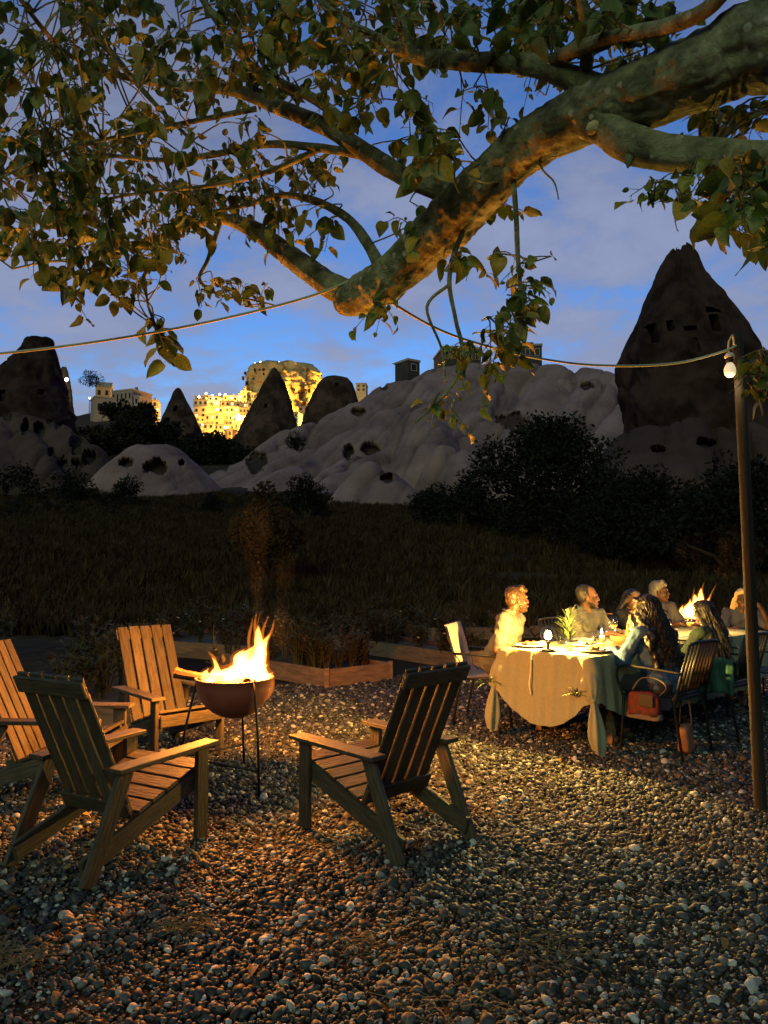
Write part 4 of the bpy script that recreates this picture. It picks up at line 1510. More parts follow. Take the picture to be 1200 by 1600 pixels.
def tablecloth():
    root = empty('tablecloth', T0, TRZ)
    rc = .035
    # perimeter samples (counter-clockwise seen from above), with outward normal and corner closeness
    per = []
    W2 = TW / 2

    def seg(p0, p1, nrm, n):
        for i in range(n):
            t = i / n
            per.append((Vector(p0).lerp(Vector(p1), t), Vector(nrm)))

    def arc(c, a0, n=6):
        for i in range(n):
            a = a0 + PI / 2 * i / n
            per.append((Vector((c[0] + rc * math.cos(a), c[1] + rc * math.sin(a), 0)), Vector((math.cos(a), math.sin(a), 0))))
    seg((rc, -W2, 0), (TL - rc, -W2, 0), (0, -1, 0), 110); arc((TL - rc, -W2 + rc), -PI / 2)
    seg((TL, -W2 + rc, 0), (TL, W2 - rc, 0), (1, 0, 0), 46); arc((TL - rc, W2 - rc), 0)
    seg((TL - rc, W2, 0), (rc, W2, 0), (0, 1, 0), 110); arc((rc, W2 - rc), PI / 2)
    seg((0, W2 - rc, 0), (0, -W2 + rc, 0), (-1, 0, 0), 46); arc((rc, -W2 + rc), PI)
    n = len(per)
    corners = [Vector((0, -W2, 0)), Vector((0, W2, 0)), Vector((TL, W2, 0)), Vector((TL, -W2, 0))]
    NT = 26
    V, F = [], []
    rg_ = random.Random(5)
    arcs = 0.0
    for i, (p, nr_) in enumerate(per):
        if i: arcs += (p - per[i - 1][0]).length
        cd = min((p - c).length for c in corners)
        ends = abs(nr_.x) > .7
        half = W2 if ends else TL / 2
        q = min(cd / half, 1.0)
        if ends: zb = .165 + .255 * (1 - q) ** 2.2
        else: zb = .22 + .20 * (1 - min(cd / .7, 1)) ** 2
        near = math.exp(-(cd / .10) ** 2)
        for j in range(NT + 1):
            t = j / NT
            z = TH + .006 - t * (TH + .006 - zb)
            amp = (.006 + (.005 if ends else .016) * t ** 1.2) * (1 - .5 * near)
            fold = amp * (math.sin(arcs * 31 + math.sin(arcs * 7) * 1.6) + .5 * math.sin(arcs * 67 + 1.3 + t * 1.2))
            # swag creases running to the knots
            sw = .010 * math.sin((z * 26) + cd * 9) * (1 - q) * math.sin(PI * t) if ends else 0
            out = .012 + .035 * t ** 1.5 + fold + sw + near * (.05 * math.sin(PI * min(t * 1.05, 1)) * .6 + .02)
            if j == 0: out = .004
            V.append(p + nr_ * out + Vector((0, 0, z)))
    for i in range(n):
        for j in range(NT):
            a, b2 = i * (NT + 1) + j, ((i + 1) % n) * (NT + 1) + j
            F.append((a, a + 1, b2 + 1, b2))
    obj('skirt', V, F, MATS['linen'], root, True)
    # top: fan rings inward with faint wrinkles
    V, F = [], []
    NI = 9
    for k in range(NI + 1):
        s = 1 - k / NI * .96
        for i, (p, nr_) in enumerate(per):
            x = TL / 2 + (p.x + nr_.x * .004 - TL / 2) * s; y = (p.y + nr_.y * .004) * s
            V.append(Vector((x, y, TH + .006 + (.0015 * math.sin(x * 23 + y * 31) if k else 0))))
    for k in range(NI):
        for i in range(n):
            a, b2 = k * n + i, k * n + (i + 1) % n
            F.append((a, b2, b2 + n, a + n))
    F.append(tuple(NI * n + i for i in range(n)))
    obj('top_sheet', V, F, MATS['linen'], root, True)
    # knotted corner tails
    for ci, c in enumerate(corners):
        d = Vector((-1 if c.x < 1 else 1, -1 if c.y < 0 else 1, 0)).normalized()
        kz = .43
        kc = c + d * .055 + Vector((0, 0, kz))
        L = [.40, .37, .38, .38][ci]
        pr = [('e', kc, (.032, .032, .030)), ('c', kc + Vector((-.02, .02, .012)), kc + Vector((.02, -.02, -.012)), .022, .022)]
        kn = blob('knot', pr, .006, MATS['linen'], root, 2)
        # gathered neck above and flared tail below
        VV, FF = [], []
        rows, segs = 22, 28
        for j in range(rows + 1):
            t = j / rows
            z = kz + .02 - t * L
            w = .022 + .058 * math.sin(min(t * 1.25, 1) * PI / 2) ** 1.2 * (1 - .42 * max(0, (t - .72) / .28) ** 1.5)
            off = d * (.02 * t) + Vector((.028 * t * (1 if ci == 0 else -.3), -.02 * t, 0))
            for s in range(segs):
                a = 2 * PI * s / segs
                r_ = w * (1 + .24 * math.sin(5 * a + ci + t * 2) * min(1, t * 3))
                VV.append(c + d * .055 + off + Vector((math.cos(a) * r_ * .9, math.sin(a) * r_ * .7, z + .03 * t * math.sin(a + ci))))
        for j in range(rows):
            for s in range(segs):
                a, b2 = j * segs + s, j * segs + (s + 1) % segs
                FF.append((a, a + segs, b2 + segs, b2))
        FF.append(tuple(range(rows * segs, (rows + 1) * segs)))
        obj('tail', VV, FF, MATS['linen'], root, True)
        # neck: gathered folds converging into the knot from the skirt
        VV, FF = [], []
        for j in range(13):
            t = j / 12
            z = TH - .03 - t * (TH - .03 - kz)
            w = .03 + .026 * math.sin(PI * t) + (.0 if t < .9 else -.006)
            for s in range(20):
                a = 2 * PI * s / 20
                r_ = w * (1 + .22 * math.sin(6 * a + ci) * t)
                cc = c - d * (.03 * (1 - t) ** 2) + d * (.055 * t)
                VV.append(cc + Vector((math.cos(a) * r_, math.sin(a) * r_, z)))
        for j in range(12):
            for s in range(20):
                a, b2 = j * 20 + s, j * 20 + (s + 1) % 20
                FF.append((a, a + 20, b2 + 20, b2))
        obj('gathered_corner', VV, FF, MATS['linen'], root, True)
    tag(root, 'beige linen tablecloth with knotted corners draped over the dinner table', 'tablecloth')


tablecloth()
TZ = TH + .0085
GREENERY = M('sprig_green', (.10, .15, .045), (.16, .20, .07), rough=.7, scale=5, rnd=.1, transl=.25)


def sprig(name, loc, seed, n, L, w, droop, label, cat, up=.6, stem=.2):
    r = random.Random(seed)
    V, F = [], []
    for i in range(n):
        a = r.uniform(0, 2 * PI)
        h = Vector((math.cos(a) * r.uniform(.3, 1), math.sin(a) * r.uniform(.3, 1), r.uniform(up - .5, up + .5))).normalized()
        base = Vector((0, 0, r.uniform(0, stem)))
        ln = L * r.uniform(.6, 1.2)
        sd = h.cross(Vector((0, 0, 1))).normalized() * w
        pts_ = [base, base + h * ln * .45 + Vector((0, 0, .0)), base + h * ln * .8 + Vector((0, 0, -droop * ln)), base + h * ln + Vector((0, 0, -droop * ln * 2.2))]
        ws = [.25, 1, .7, .05]
        k = len(V)
        for q, s in zip(pts_, ws): V += [q - sd * s, q + Vector((0, 0, -w * .4 * s)), q + sd * s]
        for j in range(3):
            F += [(k + j * 3, k + j * 3 + 1, k + j * 3 + 4, k + j * 3 + 3), (k + j * 3 + 1, k + j * 3 + 2, k + j * 3 + 5, k + j * 3 + 4)]
    o = obj(name, V, F, GREENERY, None, True)
    o.location = loc
    tag(o, label, cat)
    return o


sprig('leaf_sprig', T(-.06, TW / 2 + .07, .42), 1, 16, .16, .010, .15, 'green leaf sprig tied to the left knotted corner of the cloth', 'sprig', .5, .03)
sprig('leaf_sprig', T(-.08, -TW / 2 + .08, .43), 2, 16, .12, .008, .15, 'small green sprig tied to the right knotted corner of the cloth', 'sprig', .7, .03)
# pale ribbon hanging over the end of the cloth
q = [T(.12, .10, TZ + .004), T(-.005, .10, TZ + .004), T(-.03, .10, TZ - .03), T(-.045, .095, .60), T(-.06, .10, .48), T(-.055, .085, .40)]
pp, rr_ = smooth_path(q, [.008] * 6, 5)
o = obj('ribbon', *tube(pp, [.008] * len(pp), 6, True, .35), M('ribbon_pale', (.72, .66, .38), rough=.6), None, True)
tag(o, 'thin pale ribbon hanging over the near end of the tablecloth', 'ribbon')

# ------------------------------------------------------------------ table lamp that lights the scene
GLASS = glass_mat('clear_glass')
BRASS = M('lamp_metal', (.10, .08, .05), rough=.35, metallic=.9)
BULB = emit('lamp_bulb', (1.0, .78, .36), 45)
CREAM = M('ceramic', (.72, .68, .58), (.66, .62, .52), rough=.3, scale=8)
LAMP_C = (1.0, .60, .12)
tl = empty('table_lamp', T(.068, .0, TZ))
obj('base', *lathe([(.0, 0), (.055, 0), (.058, .006), (.05, .014), (.012, .02), (.010, .06), (.022, .07), (.022, .082), (.0, .082)], 20), BRASS, tl, True)
obj('bulb', *sphere((0, 0, .125), (.030, .030, .030), 14, 10), BULB, tl, True)
obj('globe', *sphere((0, 0, .135), (.066, .066, .070), 24, 16), GLASS, tl, True)
point_light('lamp_light', (0, 0, .182), 430, LAMP_C, .012, tl)
tag(tl, 'small glowing table lamp with a clear glass globe on the near table end', 'table lamp')


def candle(a, b2, h, power, label, jar=True):
    root = empty('candle', T(a, b2, TZ))
    obj('wax', *lathe([(.0, 0), (.026, 0), (.026, h), (.018, h - .004), (.0, h - .006)], 16), CREAM, root, True)
    obj('wick', *tube([(0, 0, h - .007), (.001, 0, h + .010)], .0015, 5), MATS['soot_metal'], root)
    obj('candle_flame', *lathe([(.0, h + .004), (.008, h + .016), (.009, h + .026), (.004, h + .045), (.0006, h + .06)], 10), emit('candle_flame', (1, .55, .16), 60), root, True)
    if jar: obj('jar', *lathe([(.036, 0), (.040, .003), (.041, .10 + h)], 18), GLASS, root, True)
    point_light('candle_light', (0, 0, h + .078), power * 2.5, (1.0, .55, .15), .012, root)
    tag(root, label, 'candle')


candle(1.05, .12, .06, 6, 'lit candle in a glass jar on the table before the second man')
candle(1.62, -.02, .07, 9, 'lit candle on the table in the gap beside the curly-haired woman')
candle(2.25, .1, .09, 10, 'taller lit candle further along the table')
candle(2.75, -.12, .07, 9, 'lit candle near the far end of the table')


def plate(a, b2, r, label, food=None):
    root = empty('plate', T(a, b2, TZ))
    obj('dish', *lathe([(.0, .004), (r * .6, .005), (r * .98, .018), (r, .021), (r * .97, .023), (r * .6, .010), (.0, .009)], 28), CREAM, root, True)
    tag(root, label, 'plate')
    if food:
        fd = blob('food', [('e', (math.cos(i * 2.1) * r * .25, math.sin(i * 2.1) * r * .25, .03), (.03, .028, .02)) for i in range(4)], .007, M('food_%s' % food[0], food[1], rough=.5), None, 1)
        fd.location = T(a, b2, TZ); tag(fd, '%s served on a plate on the dinner table' % food[0], 'food')


FOODR = (.40, .08, .03)
plate(.22, .30, .135, 'dinner plate in front of the man in the white shirt', ('red roasted food', FOODR))
plate(.30, -.27, .14, 'wide plate with a red rim near the right front corner of the table', ('golden pastry', (.45, .26, .08)))
plate(.95, .30, .13, 'dinner plate in front of the bearded man')
plate(1.0, -.30, .13, 'dinner plate in front of the curly-haired woman')
plate(1.75, .28, .13, 'dinner plate in front of the dark-haired woman with her hand at her chin')
plate(1.75, -.30, .13, 'dinner plate in front of the woman in the green jacket')
plate(.62, .02, .15, 'large sharing platter beside the vase', ('pale flatbread', (.6, .48, .28)))
plate(2.5, .28, .13, 'dinner plate in front of the grey-haired person')
plate(2.95, 0, .13, 'dinner plate in front of the blonde woman')


def wine_glass(a, b2, label, wine=False):
    root = empty('wine_glass', T(a, b2, TZ))
    obj('foot_and_stem', *lathe([(.0, 0), (.034, 0), (.034, .002), (.005, .006), (.004, .085), (.012, .095)], 16), GLASS, root, True)
    obj('cup', *lathe([(.006, .092), (.030, .112), (.041, .145), (.040, .175), (.033, .21)], 20), GLASS, root, True)
    if wine: obj('wine', *lathe([(.0, .096), (.028, .112), (.037, .135), (.0, .136)], 16), M('white_wine', (.65, .45, .10), rough=.1), root, True)
    tag(root, label, 'glass')


def tumbler(a, b2, label):
    root = empty('tumbler', T(a, b2, TZ))
    obj('cup', *lathe([(.0, .003), (.030, .003), (.036, .10), (.034, .10), (.028, .008), (.0, .008)], 18), GLASS, root, True)
    obj('water', *lathe([(.0, .009), (.027, .009), (.031, .065), (.0, .0655)], 16), glass_mat('water_tint', (.95, .95, .85), .05), root, True)
    tag(root, label, 'glass')


wine_glass(1.35, .18, 'tall wine glass standing beyond the vase', True)
wine_glass(.82, -.12, 'wine glass right of the vase')
wine_glass(2.1, -.2, 'wine glass in front of the woman in the green jacket', True)
tumbler(.24, -.08, 'water tumbler right of the table lamp')
tumbler(.55, .22, 'water tumbler left of the vase')
tumbler(.9, .08, 'water tumbler behind the vase')
tumbler(1.5, -.25, 'water tumbler near the curly-haired woman')


def bottle(a, b2, h, r, mat, label):
    root = empty('bottle', T(a, b2, TZ))
    obj('flask', *lathe([(.0, 0), (r, 0), (r, h * .55), (r * .85, h * .66), (r * .36, h * .78), (r * .34, h * .95), (.0, h * .95)], 16), mat, root, True)
    obj('cap', *lathe([(r * .4, h * .94), (r * .4, h), (.0, h)], 12), BRASS, root, True)
    tag(root, label, 'bottle')


bottle(1.22, -.05, .16, .026, M('bottle_amber', (.35, .18, .05), rough=.2), 'small amber sauce bottle by the wooden bowl')
bottle(1.42, .05, .24, .032, M('bottle_pale', (.55, .50, .30), rough=.2), 'pale tall bottle in the middle of the table')
bw = empty('serving_bowl', T(1.02, -.10, TZ))
obj('vessel', *lathe([(.0, 0), (.05, 0), (.085, .035), (.10, .075), (.094, .075), (.078, .037), (.045, .010), (.0, .010)], 26), M('terracotta', (.38, .17, .07), (.30, .13, .055), rough=.6), bw, True)
tag(bw, 'brown wooden serving bowl near the curly-haired woman', 'bowl')
bw = empty('serving_bowl', T(1.9, .05, TZ))
obj('vessel', *lathe([(.0, 0), (.05, 0), (.085, .035), (.10, .075), (.094, .075), (.078, .037), (.045, .010), (.0, .010)], 26), CREAM, bw, True)
tag(bw, 'white serving bowl further along the table', 'bowl')
vs = empty('vase', T(.62, .18, TZ))
obj('vessel', *lathe([(.0, .004), (.038, .004), (.042, .02), (.034, .11), (.042, .17), (.040, .17), (.031, .11), (.038, .02), (.0, .012)], 20), GLASS, vs, True)
obj('water', *lathe([(.0, .013), (.036, .021), (.032, .09), (.0, .0905)], 16), glass_mat('vase_water', (.9, .95, .8), .05), vs, True)
tag(vs, 'clear glass vase holding feathery green stems', 'vase')
sprig('bouquet', T(.62, .18, TZ + .015), 9, 64, .20, .0085, .12, 'feathery green stems spreading out of the glass vase', 'foliage', .75, .21)
nk = blob('napkin', [('c', (-.06, 0, .012), (.06, .01, .014), .014, .02), ('c', (-.02, -.03, .014), (.03, .03, .02), .012, .014)], .006, M('napkin_cloth', (.66, .56, .42), rough=.9), None, 2)
nk.location = T(.42, .36, TZ); tag(nk, 'crumpled beige napkin at the white-shirted man\'s plate', 'napkin')
for (a, b2, lab) in [(.12, .33, 'fork beside the plate of the white-shirted man'), (.2, -.10, 'knife lying near the right front plate')]:
    o = obj('cutlery', *join(bx(-.09, .02, -.005, .005, 0, .003, .001), bx(.02, .085, -.010, .010, 0, .003, .001)), M('steel', (.6, .6, .6), rough=.25, metallic=1))
    o.location = T(a, b2, TZ); o.rotation_euler = (0, 0, TRZ + .3); tag(o, lab, 'cutlery')


# ================================================================== DINING CHAIRS
def metal_chair(loc, facing, label, bags=None, name='slatted_chair'):
    rz = math.atan2(facing[1], facing[0]) - PI / 2
    root = empty(name, (loc[0], loc[1], .012), rz)
    BM = MATS['black_metal']
    for s in (-1, 1):
        obj('rear_leg', *tube([(s * .235, -.27, 0), (s * .235, -.20, .43), (s * .235, -.235, .50)], .011, 8), BM, root, True)
        obj('front_leg', *tube([(s * .235, .24, 0), (s * .235, .21, .43)], .011, 8), BM, root, True)
        obj('back_post', *tube([(s * .235, -.215, .40), (s * .235, -.27, .62), (s * .225, -.34, .86)], .012, 8), BM, root, True)
        pp, rr2 = smooth_path([(s * .245, .21, .43), (s * .262, .25, .58), (s * .262, .20, .655), (s * .258, -.02, .655), (s * .245, -.28, .64)], [.010] * 5, 6)
        obj('armrest', *tube(pp, rr2, 8), BM, root, True)
    obj('seat_frame', *join(bx(-.235, .235, -.205, -.185, .415, .44, .003), bx(-.235, .235, .195, .215, .415, .44, .003)), BM, root)
    obj('top_rail', *tube([(-.225, -.34, .86), (-.1, -.352, .872), (.1, -.352, .872), (.225, -.34, .86)], .012, 8), BM, root, True)
    obj('lower_rail', *tube([(-.235, -.24, .50), (.235, -.24, .50)], .010, 8), BM, root, True)
    for i in range(8):
        x = (i - 3.5) * .054
        obj('back_slat', *tube([(x, -.242, .50), (x, -.285, .66), (x * .97, -.348, .868)], .0125, 6, True, .4), BM, root, True)
    for i in range(7):
        y = -.16 + i * .056
        obj('seat_slat', *bx(-.225, .225, y - .02, y + .02, .441, .455, .003), BM, root)
    tag(root, label, 'chair')
    return root


def sling_chair(loc, facing, label):
    rz = math.atan2(facing[1], facing[0]) - PI / 2
    root = empty('canvas_chair', (loc[0], loc[1], .012), rz)
    BM = MATS['black_metal']
    for s in (-1, 1):
        obj('leg', *tube([(s * .25, .24, 0), (s * .25, .20, .44)], .012, 8), BM, root, True)
        obj('leg', *tube([(s * .25, -.30, 0), (s * .25, -.22, .40), (s * .25, -.36, .87)], .012, 8), BM, root, True)
        obj('armrest', *tube([(s * .25, .22, .44), (s * .26, .22, .62), (s * .26, -.29, .63)], .012, 8), BM, root, True)
        obj('seat_rail', *tube([(s * .25, .22, .435), (s * .25, -.225, .405)], .011, 8), BM, root, True)
    V, F = [], []
    prof = [(.23, .45), (.1, .425), (-.1, .41), (-.19, .42), (-.23, .46), (-.27, .58), (-.315, .73), (-.36, .88), (-.375, .885), (-.33, .73)]
    for j, (y, z) in enumerate(prof):
        for i in range(9):
            x = -.243 + .486 * i / 8
            sag = .012 * (1 - ((i - 4) / 4) ** 2)
            V.append((x, y - sag * (1 if j > 3 else 0), z - sag * (1 if j <= 4 else 0)))
    for j in range(len(prof) - 1):
        for i in range(8):
            a = j * 9 + i; F.append((a, a + 1, a + 10, a + 9))
    o = obj('canvas_seat', V, F, MATS['canvas'], root, True)
    md = o.modifiers.new('thick', 'SOLIDIFY'); md.thickness = .005
    tag(root, label, 'chair')
    return root


# ================================================================== PEOPLE
HAIRM = {}


def hair_mat(name, c):
    return HAIRM.setdefault(name, M('hair_' + name, c, tuple(x * 1.6 for x in c), rough=.45, scale=30, stretch=(6, 6, 1), bump=.3, spec=.5))


def strands(name, specs, mat, parent, n=4):
    V, F = [], []
    for pth, rad in specs:
        v, f = tube(pth, rad, n, True)
        k = len(V); V += v; F += [tuple(i + k for i in q2) for q2 in f]
    return obj(name, V, F, mat, parent, True)


EYE = M('eye_dark', (.03, .02, .015), rough=.2)
LIP = M('lip', (.42, .17, .13), rough=.45)
GLS = M('spectacles', (.02, .02, .02), rough=.3)


def person(label, loc, facing, look, hair, skin=None, shirt=None, pants=(.03, .03, .04), lean=.10, arms='table', hair_c=(.05, .03, .02), beard=None, glasses=False,
           scale=1.0, sleeve='short', nod=0.0, woman=False, jacket=None, shift=None):
    rz = math.atan2(facing[1], facing[0]) - PI / 2
    root = empty('person', (loc[0], loc[1], 0), rz)
    root.scale = (scale,) * 3
    hz = math.atan2(look[1], look[0]) - PI / 2 - rz
    sk = skin or MATS['skin']
    sw = .165 if woman else .195
    ly = lean
    pel = Vector((0, -.02, .555)); wa = Vector((0, .01 + ly * .25, .70)); ch = Vector((0, ly * .75, .885)); nb = Vector((0, ly * .95 - .01, 1.005)); hd = Vector((0, ly * 1.12 + .015, 1.135))
    HM = Matrix.Translation(hd) @ Matrix.Rotation(hz, 4, 'Z') @ Matrix.Rotation(-nod, 4, 'X')

    def h(x, y, z): return HM @ Vector((x, y, z))
    HR = HM.to_3x3()
    A = {}
    for s in (-1, 1):
        sh = Vector((s * sw, ly * .9, .955))
        if arms == 'table': el, wr = Vector((s * (sw + .05), ly + .10, .735)), Vector((s * .13, ly + .33, .785))
        elif arms == 'chin' and s == 1: el, wr = Vector((.20, ly + .26, .79)), Vector((.08, ly + .155, .955))
        elif arms == 'chin': el, wr = Vector((-.23, ly + .14, .745)), Vector((.02, ly + .30, .79))
        elif arms == 'raise' and s == -1: el, wr = Vector((-.30, ly + .20, .80)), Vector((-.22, ly + .24, 1.02))
        elif arms == 'raise': el, wr = Vector((.23, ly + .12, .745)), Vector((.1, ly + .30, .79))
        elif arms == 'rest': el, wr = Vector((s * (sw + .07), ly * .6 - .02, .69)), Vector((s * .20, ly * .6 + .24, .70))
        A[s] = (sh, el, wr)
    # --- one continuous body surface
    pr = [('c', pel + Vector((-.07, 0, 0)), pel + Vector((.07, 0, 0)), .105, .105), ('c', pel, wa, .12, .115), ('c', wa + Vector((-.04, 0, 0)), ch + Vector((-.06, 0, 0)), .095, .105), ('c', wa + Vector((.04, 0, 0)), ch + Vector((.06, 0, 0)), .095, .105),
          ('c', ch + Vector((-sw * .7, 0, .06)), ch + Vector((sw * .7, 0, .06)), .07, .07), ('c', nb - Vector((0, 0, .03)), h(0, -.03, -.05), .058, .052)]
    for s in (-1, 1):
        sh, el, wr = A[s]
        pr += [('c', sh, el, .05, .040), ('c', el, wr, .040, .027)]
        fw = (wr - el).normalized()
        if arms == 'chin' and s == 1: fw = Vector((-.25, .1, 1)).normalized()
        if arms == 'raise' and s == -1: fw = Vector((.5, .3, .8)).normalized()
        side = fw.cross(Vector((0, 0, 1)))
        side = side.normalized() if side.length > .1 else Vector((1, 0, 0))
        nrm_ = side.cross(fw)
        palm = wr + fw * .05
        pr.append(('c', wr + fw * .02, wr + fw * .075, .027, .030))
        for q in range(4):
            o_ = side * ((q - 1.5) * .019)
            k1 = wr + fw * .085 + o_
            ln = [.062, .072, .067, .052][q]
            k2 = k1 + fw * ln * .55 - nrm_ * .006
            k3 = k2 + fw * ln * .4 - nrm_ * .022
            pr += [('c', k1 - fw * .02, k1, .010, .010), ('c', k1, k2, .0100, .0092), ('c', k2, k3, .0092, .0082)]
        th0 = wr + fw * .03 - side * s * .024
        th1 = th0 + (fw * .6 - side * s * .8).normalized() * .035
        pr += [('c', th0, th1, .014, .0115), ('c', th1, th1 + fw * .03, .0115, .0095)]
        hip = Vector((s * .09, .0, .53)); kn = Vector((s * .12, .43, .52)); an = Vector((s * .12, .42, .09))
        pr += [('c', hip, kn, .082, .060), ('c', kn, an, .055, .036), ('c', an + Vector((0, -.03, -.045)), an + Vector((0, .13, -.06)), .034, .026)]
    pr += [('e', h(0, -.015, .035), (.075, .094, .084), HR), ('e', h(0, .018, -.028), (.062, .074, .084), HR), ('e', h(0, .036, -.086), (.042, .048, .032), HR),
           ('c', h(0, .088, .008), h(0, .100, -.028), .009, .0135), ('c', h(-.036, .078, .026), h(.036, .078, .026), .013, .013), ('e', h(0, .086, -.066), (.026, .013, .012), HR),
           ('e', h(0, .080, -.102), (.020, .016, .014), HR), ('e', h(-.040, .066, -.028), (.020, .016, .018), HR), ('e', h(.040, .066, -.028), (.020, .016, .018), HR)]
    for s in (-1, 1): pr.append(('e', h(s * .077, -.004, -.012), (.012, .020, .031), HR))
    blob('body', pr, .0075, sk, root, 1)
    # --- face details
    for s in (-1, 1):
        obj('eye', *sphere(h(s * .031, .079, .003), (.013, .009, .008), 8, 6, HR), EYE, root, True)
        obj('eyebrow', *tube([h(s * .014, .092, .026), h(s * .032, .091, .031), h(s * .050, .080, .026)], [.003, .0042, .002], 5), hair_mat('brow', (.06, .035, .02)), root, True)
    obj('mouth', *sphere(h(0, .097, -.066), (.023, .005, .006), 10, 6, HR), LIP, root, True)
    if glasses:
        g_ = []
        for s in (-1, 1):
            c = [h(s * .032 + .023 * math.cos(a), .097, .002 + .018 * math.sin(a)) for a in np.linspace(0, 2 * PI, 13)]
            g_.append(tube(c, .0022, 5, False)); g_.append(tube([h(s * .055, .094, .006), h(s * .078, 0, .004)], .002, 4))
        g_.append(tube([h(-.010, .099, .006), h(.010, .099, .006)], .002, 4))
        obj('glasses', *join(*g_), GLS, root, True)
    # --- clothes
    if shirt is not None:
        sm_ = M('cloth_shirt', shirt, tuple(x * .85 for x in shirt), rough=.9, scale=10, bump=.15, bscale=40, rnd=.0)
        e = .016
        pr = [('c', pel + Vector((-.07, 0, .02)), pel + Vector((.07, 0, .02)), .105 + e, .105 + e), ('c', pel, wa, .125 + e, .12 + e), ('c', wa + Vector((-.04, 0, 0)), ch + Vector((-.06, 0, 0)), .10 + e, .105 + e), ('c', wa + Vector((.04, 0, 0)), ch + Vector((.06, 0, 0)), .10 + e, .105 + e),
              ('c', ch + Vector((-sw * .72, 0, .06)), ch + Vector((sw * .72, 0, .06)), .07 + e, .07 + e), ('c', nb + Vector((-.05, -.02, -.015)), nb + Vector((.05, -.02, -.015)), .045 + e, .045 + e)]
        for s in (-1, 1):
            sh, el, wr = A[s]
            if sleeve == 'short': pr.append(('c', sh, sh.lerp(el, .72), .055 + e, .056 + e))
            else: pr += [('c', sh, el, .055 + e, .048 + e), ('c', el, el.lerp(wr, .86), .048 + e, .034 + e)]
        blob('shirt', pr, .011, sm_, root, 2, disp=lambda co, no: co + no * (.014 * fbm(co[:, 0] * 9, co[:, 1] * 9, co[:, 2] * 7, 4, 5) - .012 * np.abs(np.sin(co[:, 2] * 24 + co[:, 0] * 16 + co[:, 1] * 12 + 2 * fbm(co[:, 0] * 5, co[:, 1] * 5, co[:, 2] * 5, 2, 9))) + .006)[:, None])
        # collar
        ck = [nb + Vector((math.cos(a) * .072, math.sin(a) * .066 - .012, .025 + .012 * -math.sin(a))) for a in np.linspace(PI * .62, PI * 2.38, 15)]
        obj('collar', *tube(ck, [.012] * 15, 6, True), sm_, root, True)
    pm_ = M('cloth_pants', pants, rough=.9, scale=10)
    pr = [('c', pel + Vector((-.07, 0, -.01)), pel + Vector((.07, 0, -.01)), .112, .112)]
    for s in (-1, 1):
        pr += [('c', (s * .09, 0, .53), (s * .12, .43, .52), .092, .070), ('c', (s * .12, .43, .52), (s * .12, .42, .14), .068, .055)]
    blob('trousers', pr, .014, pm_, root, 2)
    for s in (-1, 1):
        blob('shoe', [('c', (s * .12, .38, .045), (s * .12, .56, .040), .042, .036)], .01, M('shoe', (.05, .035, .025), rough=.6), root, 1)
    # --- hair
    hm = hair_mat(hair + str(hair_c), hair_c)
    rg_ = random.Random(hash(label) % 999 if False else len(label))

    def hb(co, no): return co + no * (.006 * fbm(co[:, 0] * 40, co[:, 1] * 40, co[:, 2] * 16, 3, 3))[:, None]
    if hair in ('short', 'receding'):
        ft = .0 if hair == 'short' else -.035
        pr = [('e', h(0, -.028 + ft * .5, .048), (.080, .092, .082), HR), ('e', h(0, -.055, .0), (.076, .062, .075), HR)]
        if hair == 'short': pr += [('c', h(-.045, .055, .088), h(.05, .060, .084), .026, .024), ('c', h(-.03, .03, .11), h(.04, .03, .11), .03, .03)]
        for s in (-1, 1): pr.append(('c', h(s * .070, -.012, .03), h(s * .073, -.008, -.005), .016, .009))
        blob('hair', pr, .007, hm, root, 1, disp=hb)
    else:
        long_ = {'curly': .50, 'long': .44, 'bob': .22, 'tied': .05}[hair]
        wd = {'curly': 1.35, 'long': 1.0, 'bob': 1.05, 'tied': .9}[hair]
        pr = [('e', h(0, -.026, .045), (.084, .098, .085), HR), ('e', h(0, -.06, -.02), (.082 * wd, .07, .10), HR), ('c', h(-.05, .045, .075), h(.0, .052, .10), .024, .022), ('c', h(.05, .045, .075), h(.0, .052, .10), .024, .022)]
        if hair != 'tied':
            for q in range(7):
                x = (q - 3) / 3
                top = h(x * .070, -.05 + .035 * abs(x), .0)
                bot = Vector((hd.x + x * .115 * wd, hd.y - .235 + .05 * abs(x), hd.z - long_ * (1 - .12 * abs(x))))
                mid = (top + bot) / 2 + Vector((x * .03 * wd, -.035, 0))
                pr += [('c', top, mid, .034 * wd, .040 * wd), ('c', mid, bot, .040 * wd, .018)]
        else:
            pr.append(('e', h(0, -.115, .03), (.035, .032, .035), HR))
        blob('hair', pr, .0085, hm, root, 1, disp=lambda co, no: co + no * ((.016 if hair == 'curly' else .006) * fbm(co[:, 0] * 26, co[:, 1] * 26, co[:, 2] * (22 if hair == 'curly' else 8), 3, 3))[:, None])
        sp_ = []
        N_ = {'curly': 210, 'long': 90, 'bob': 70, 'tied': 20}[hair]
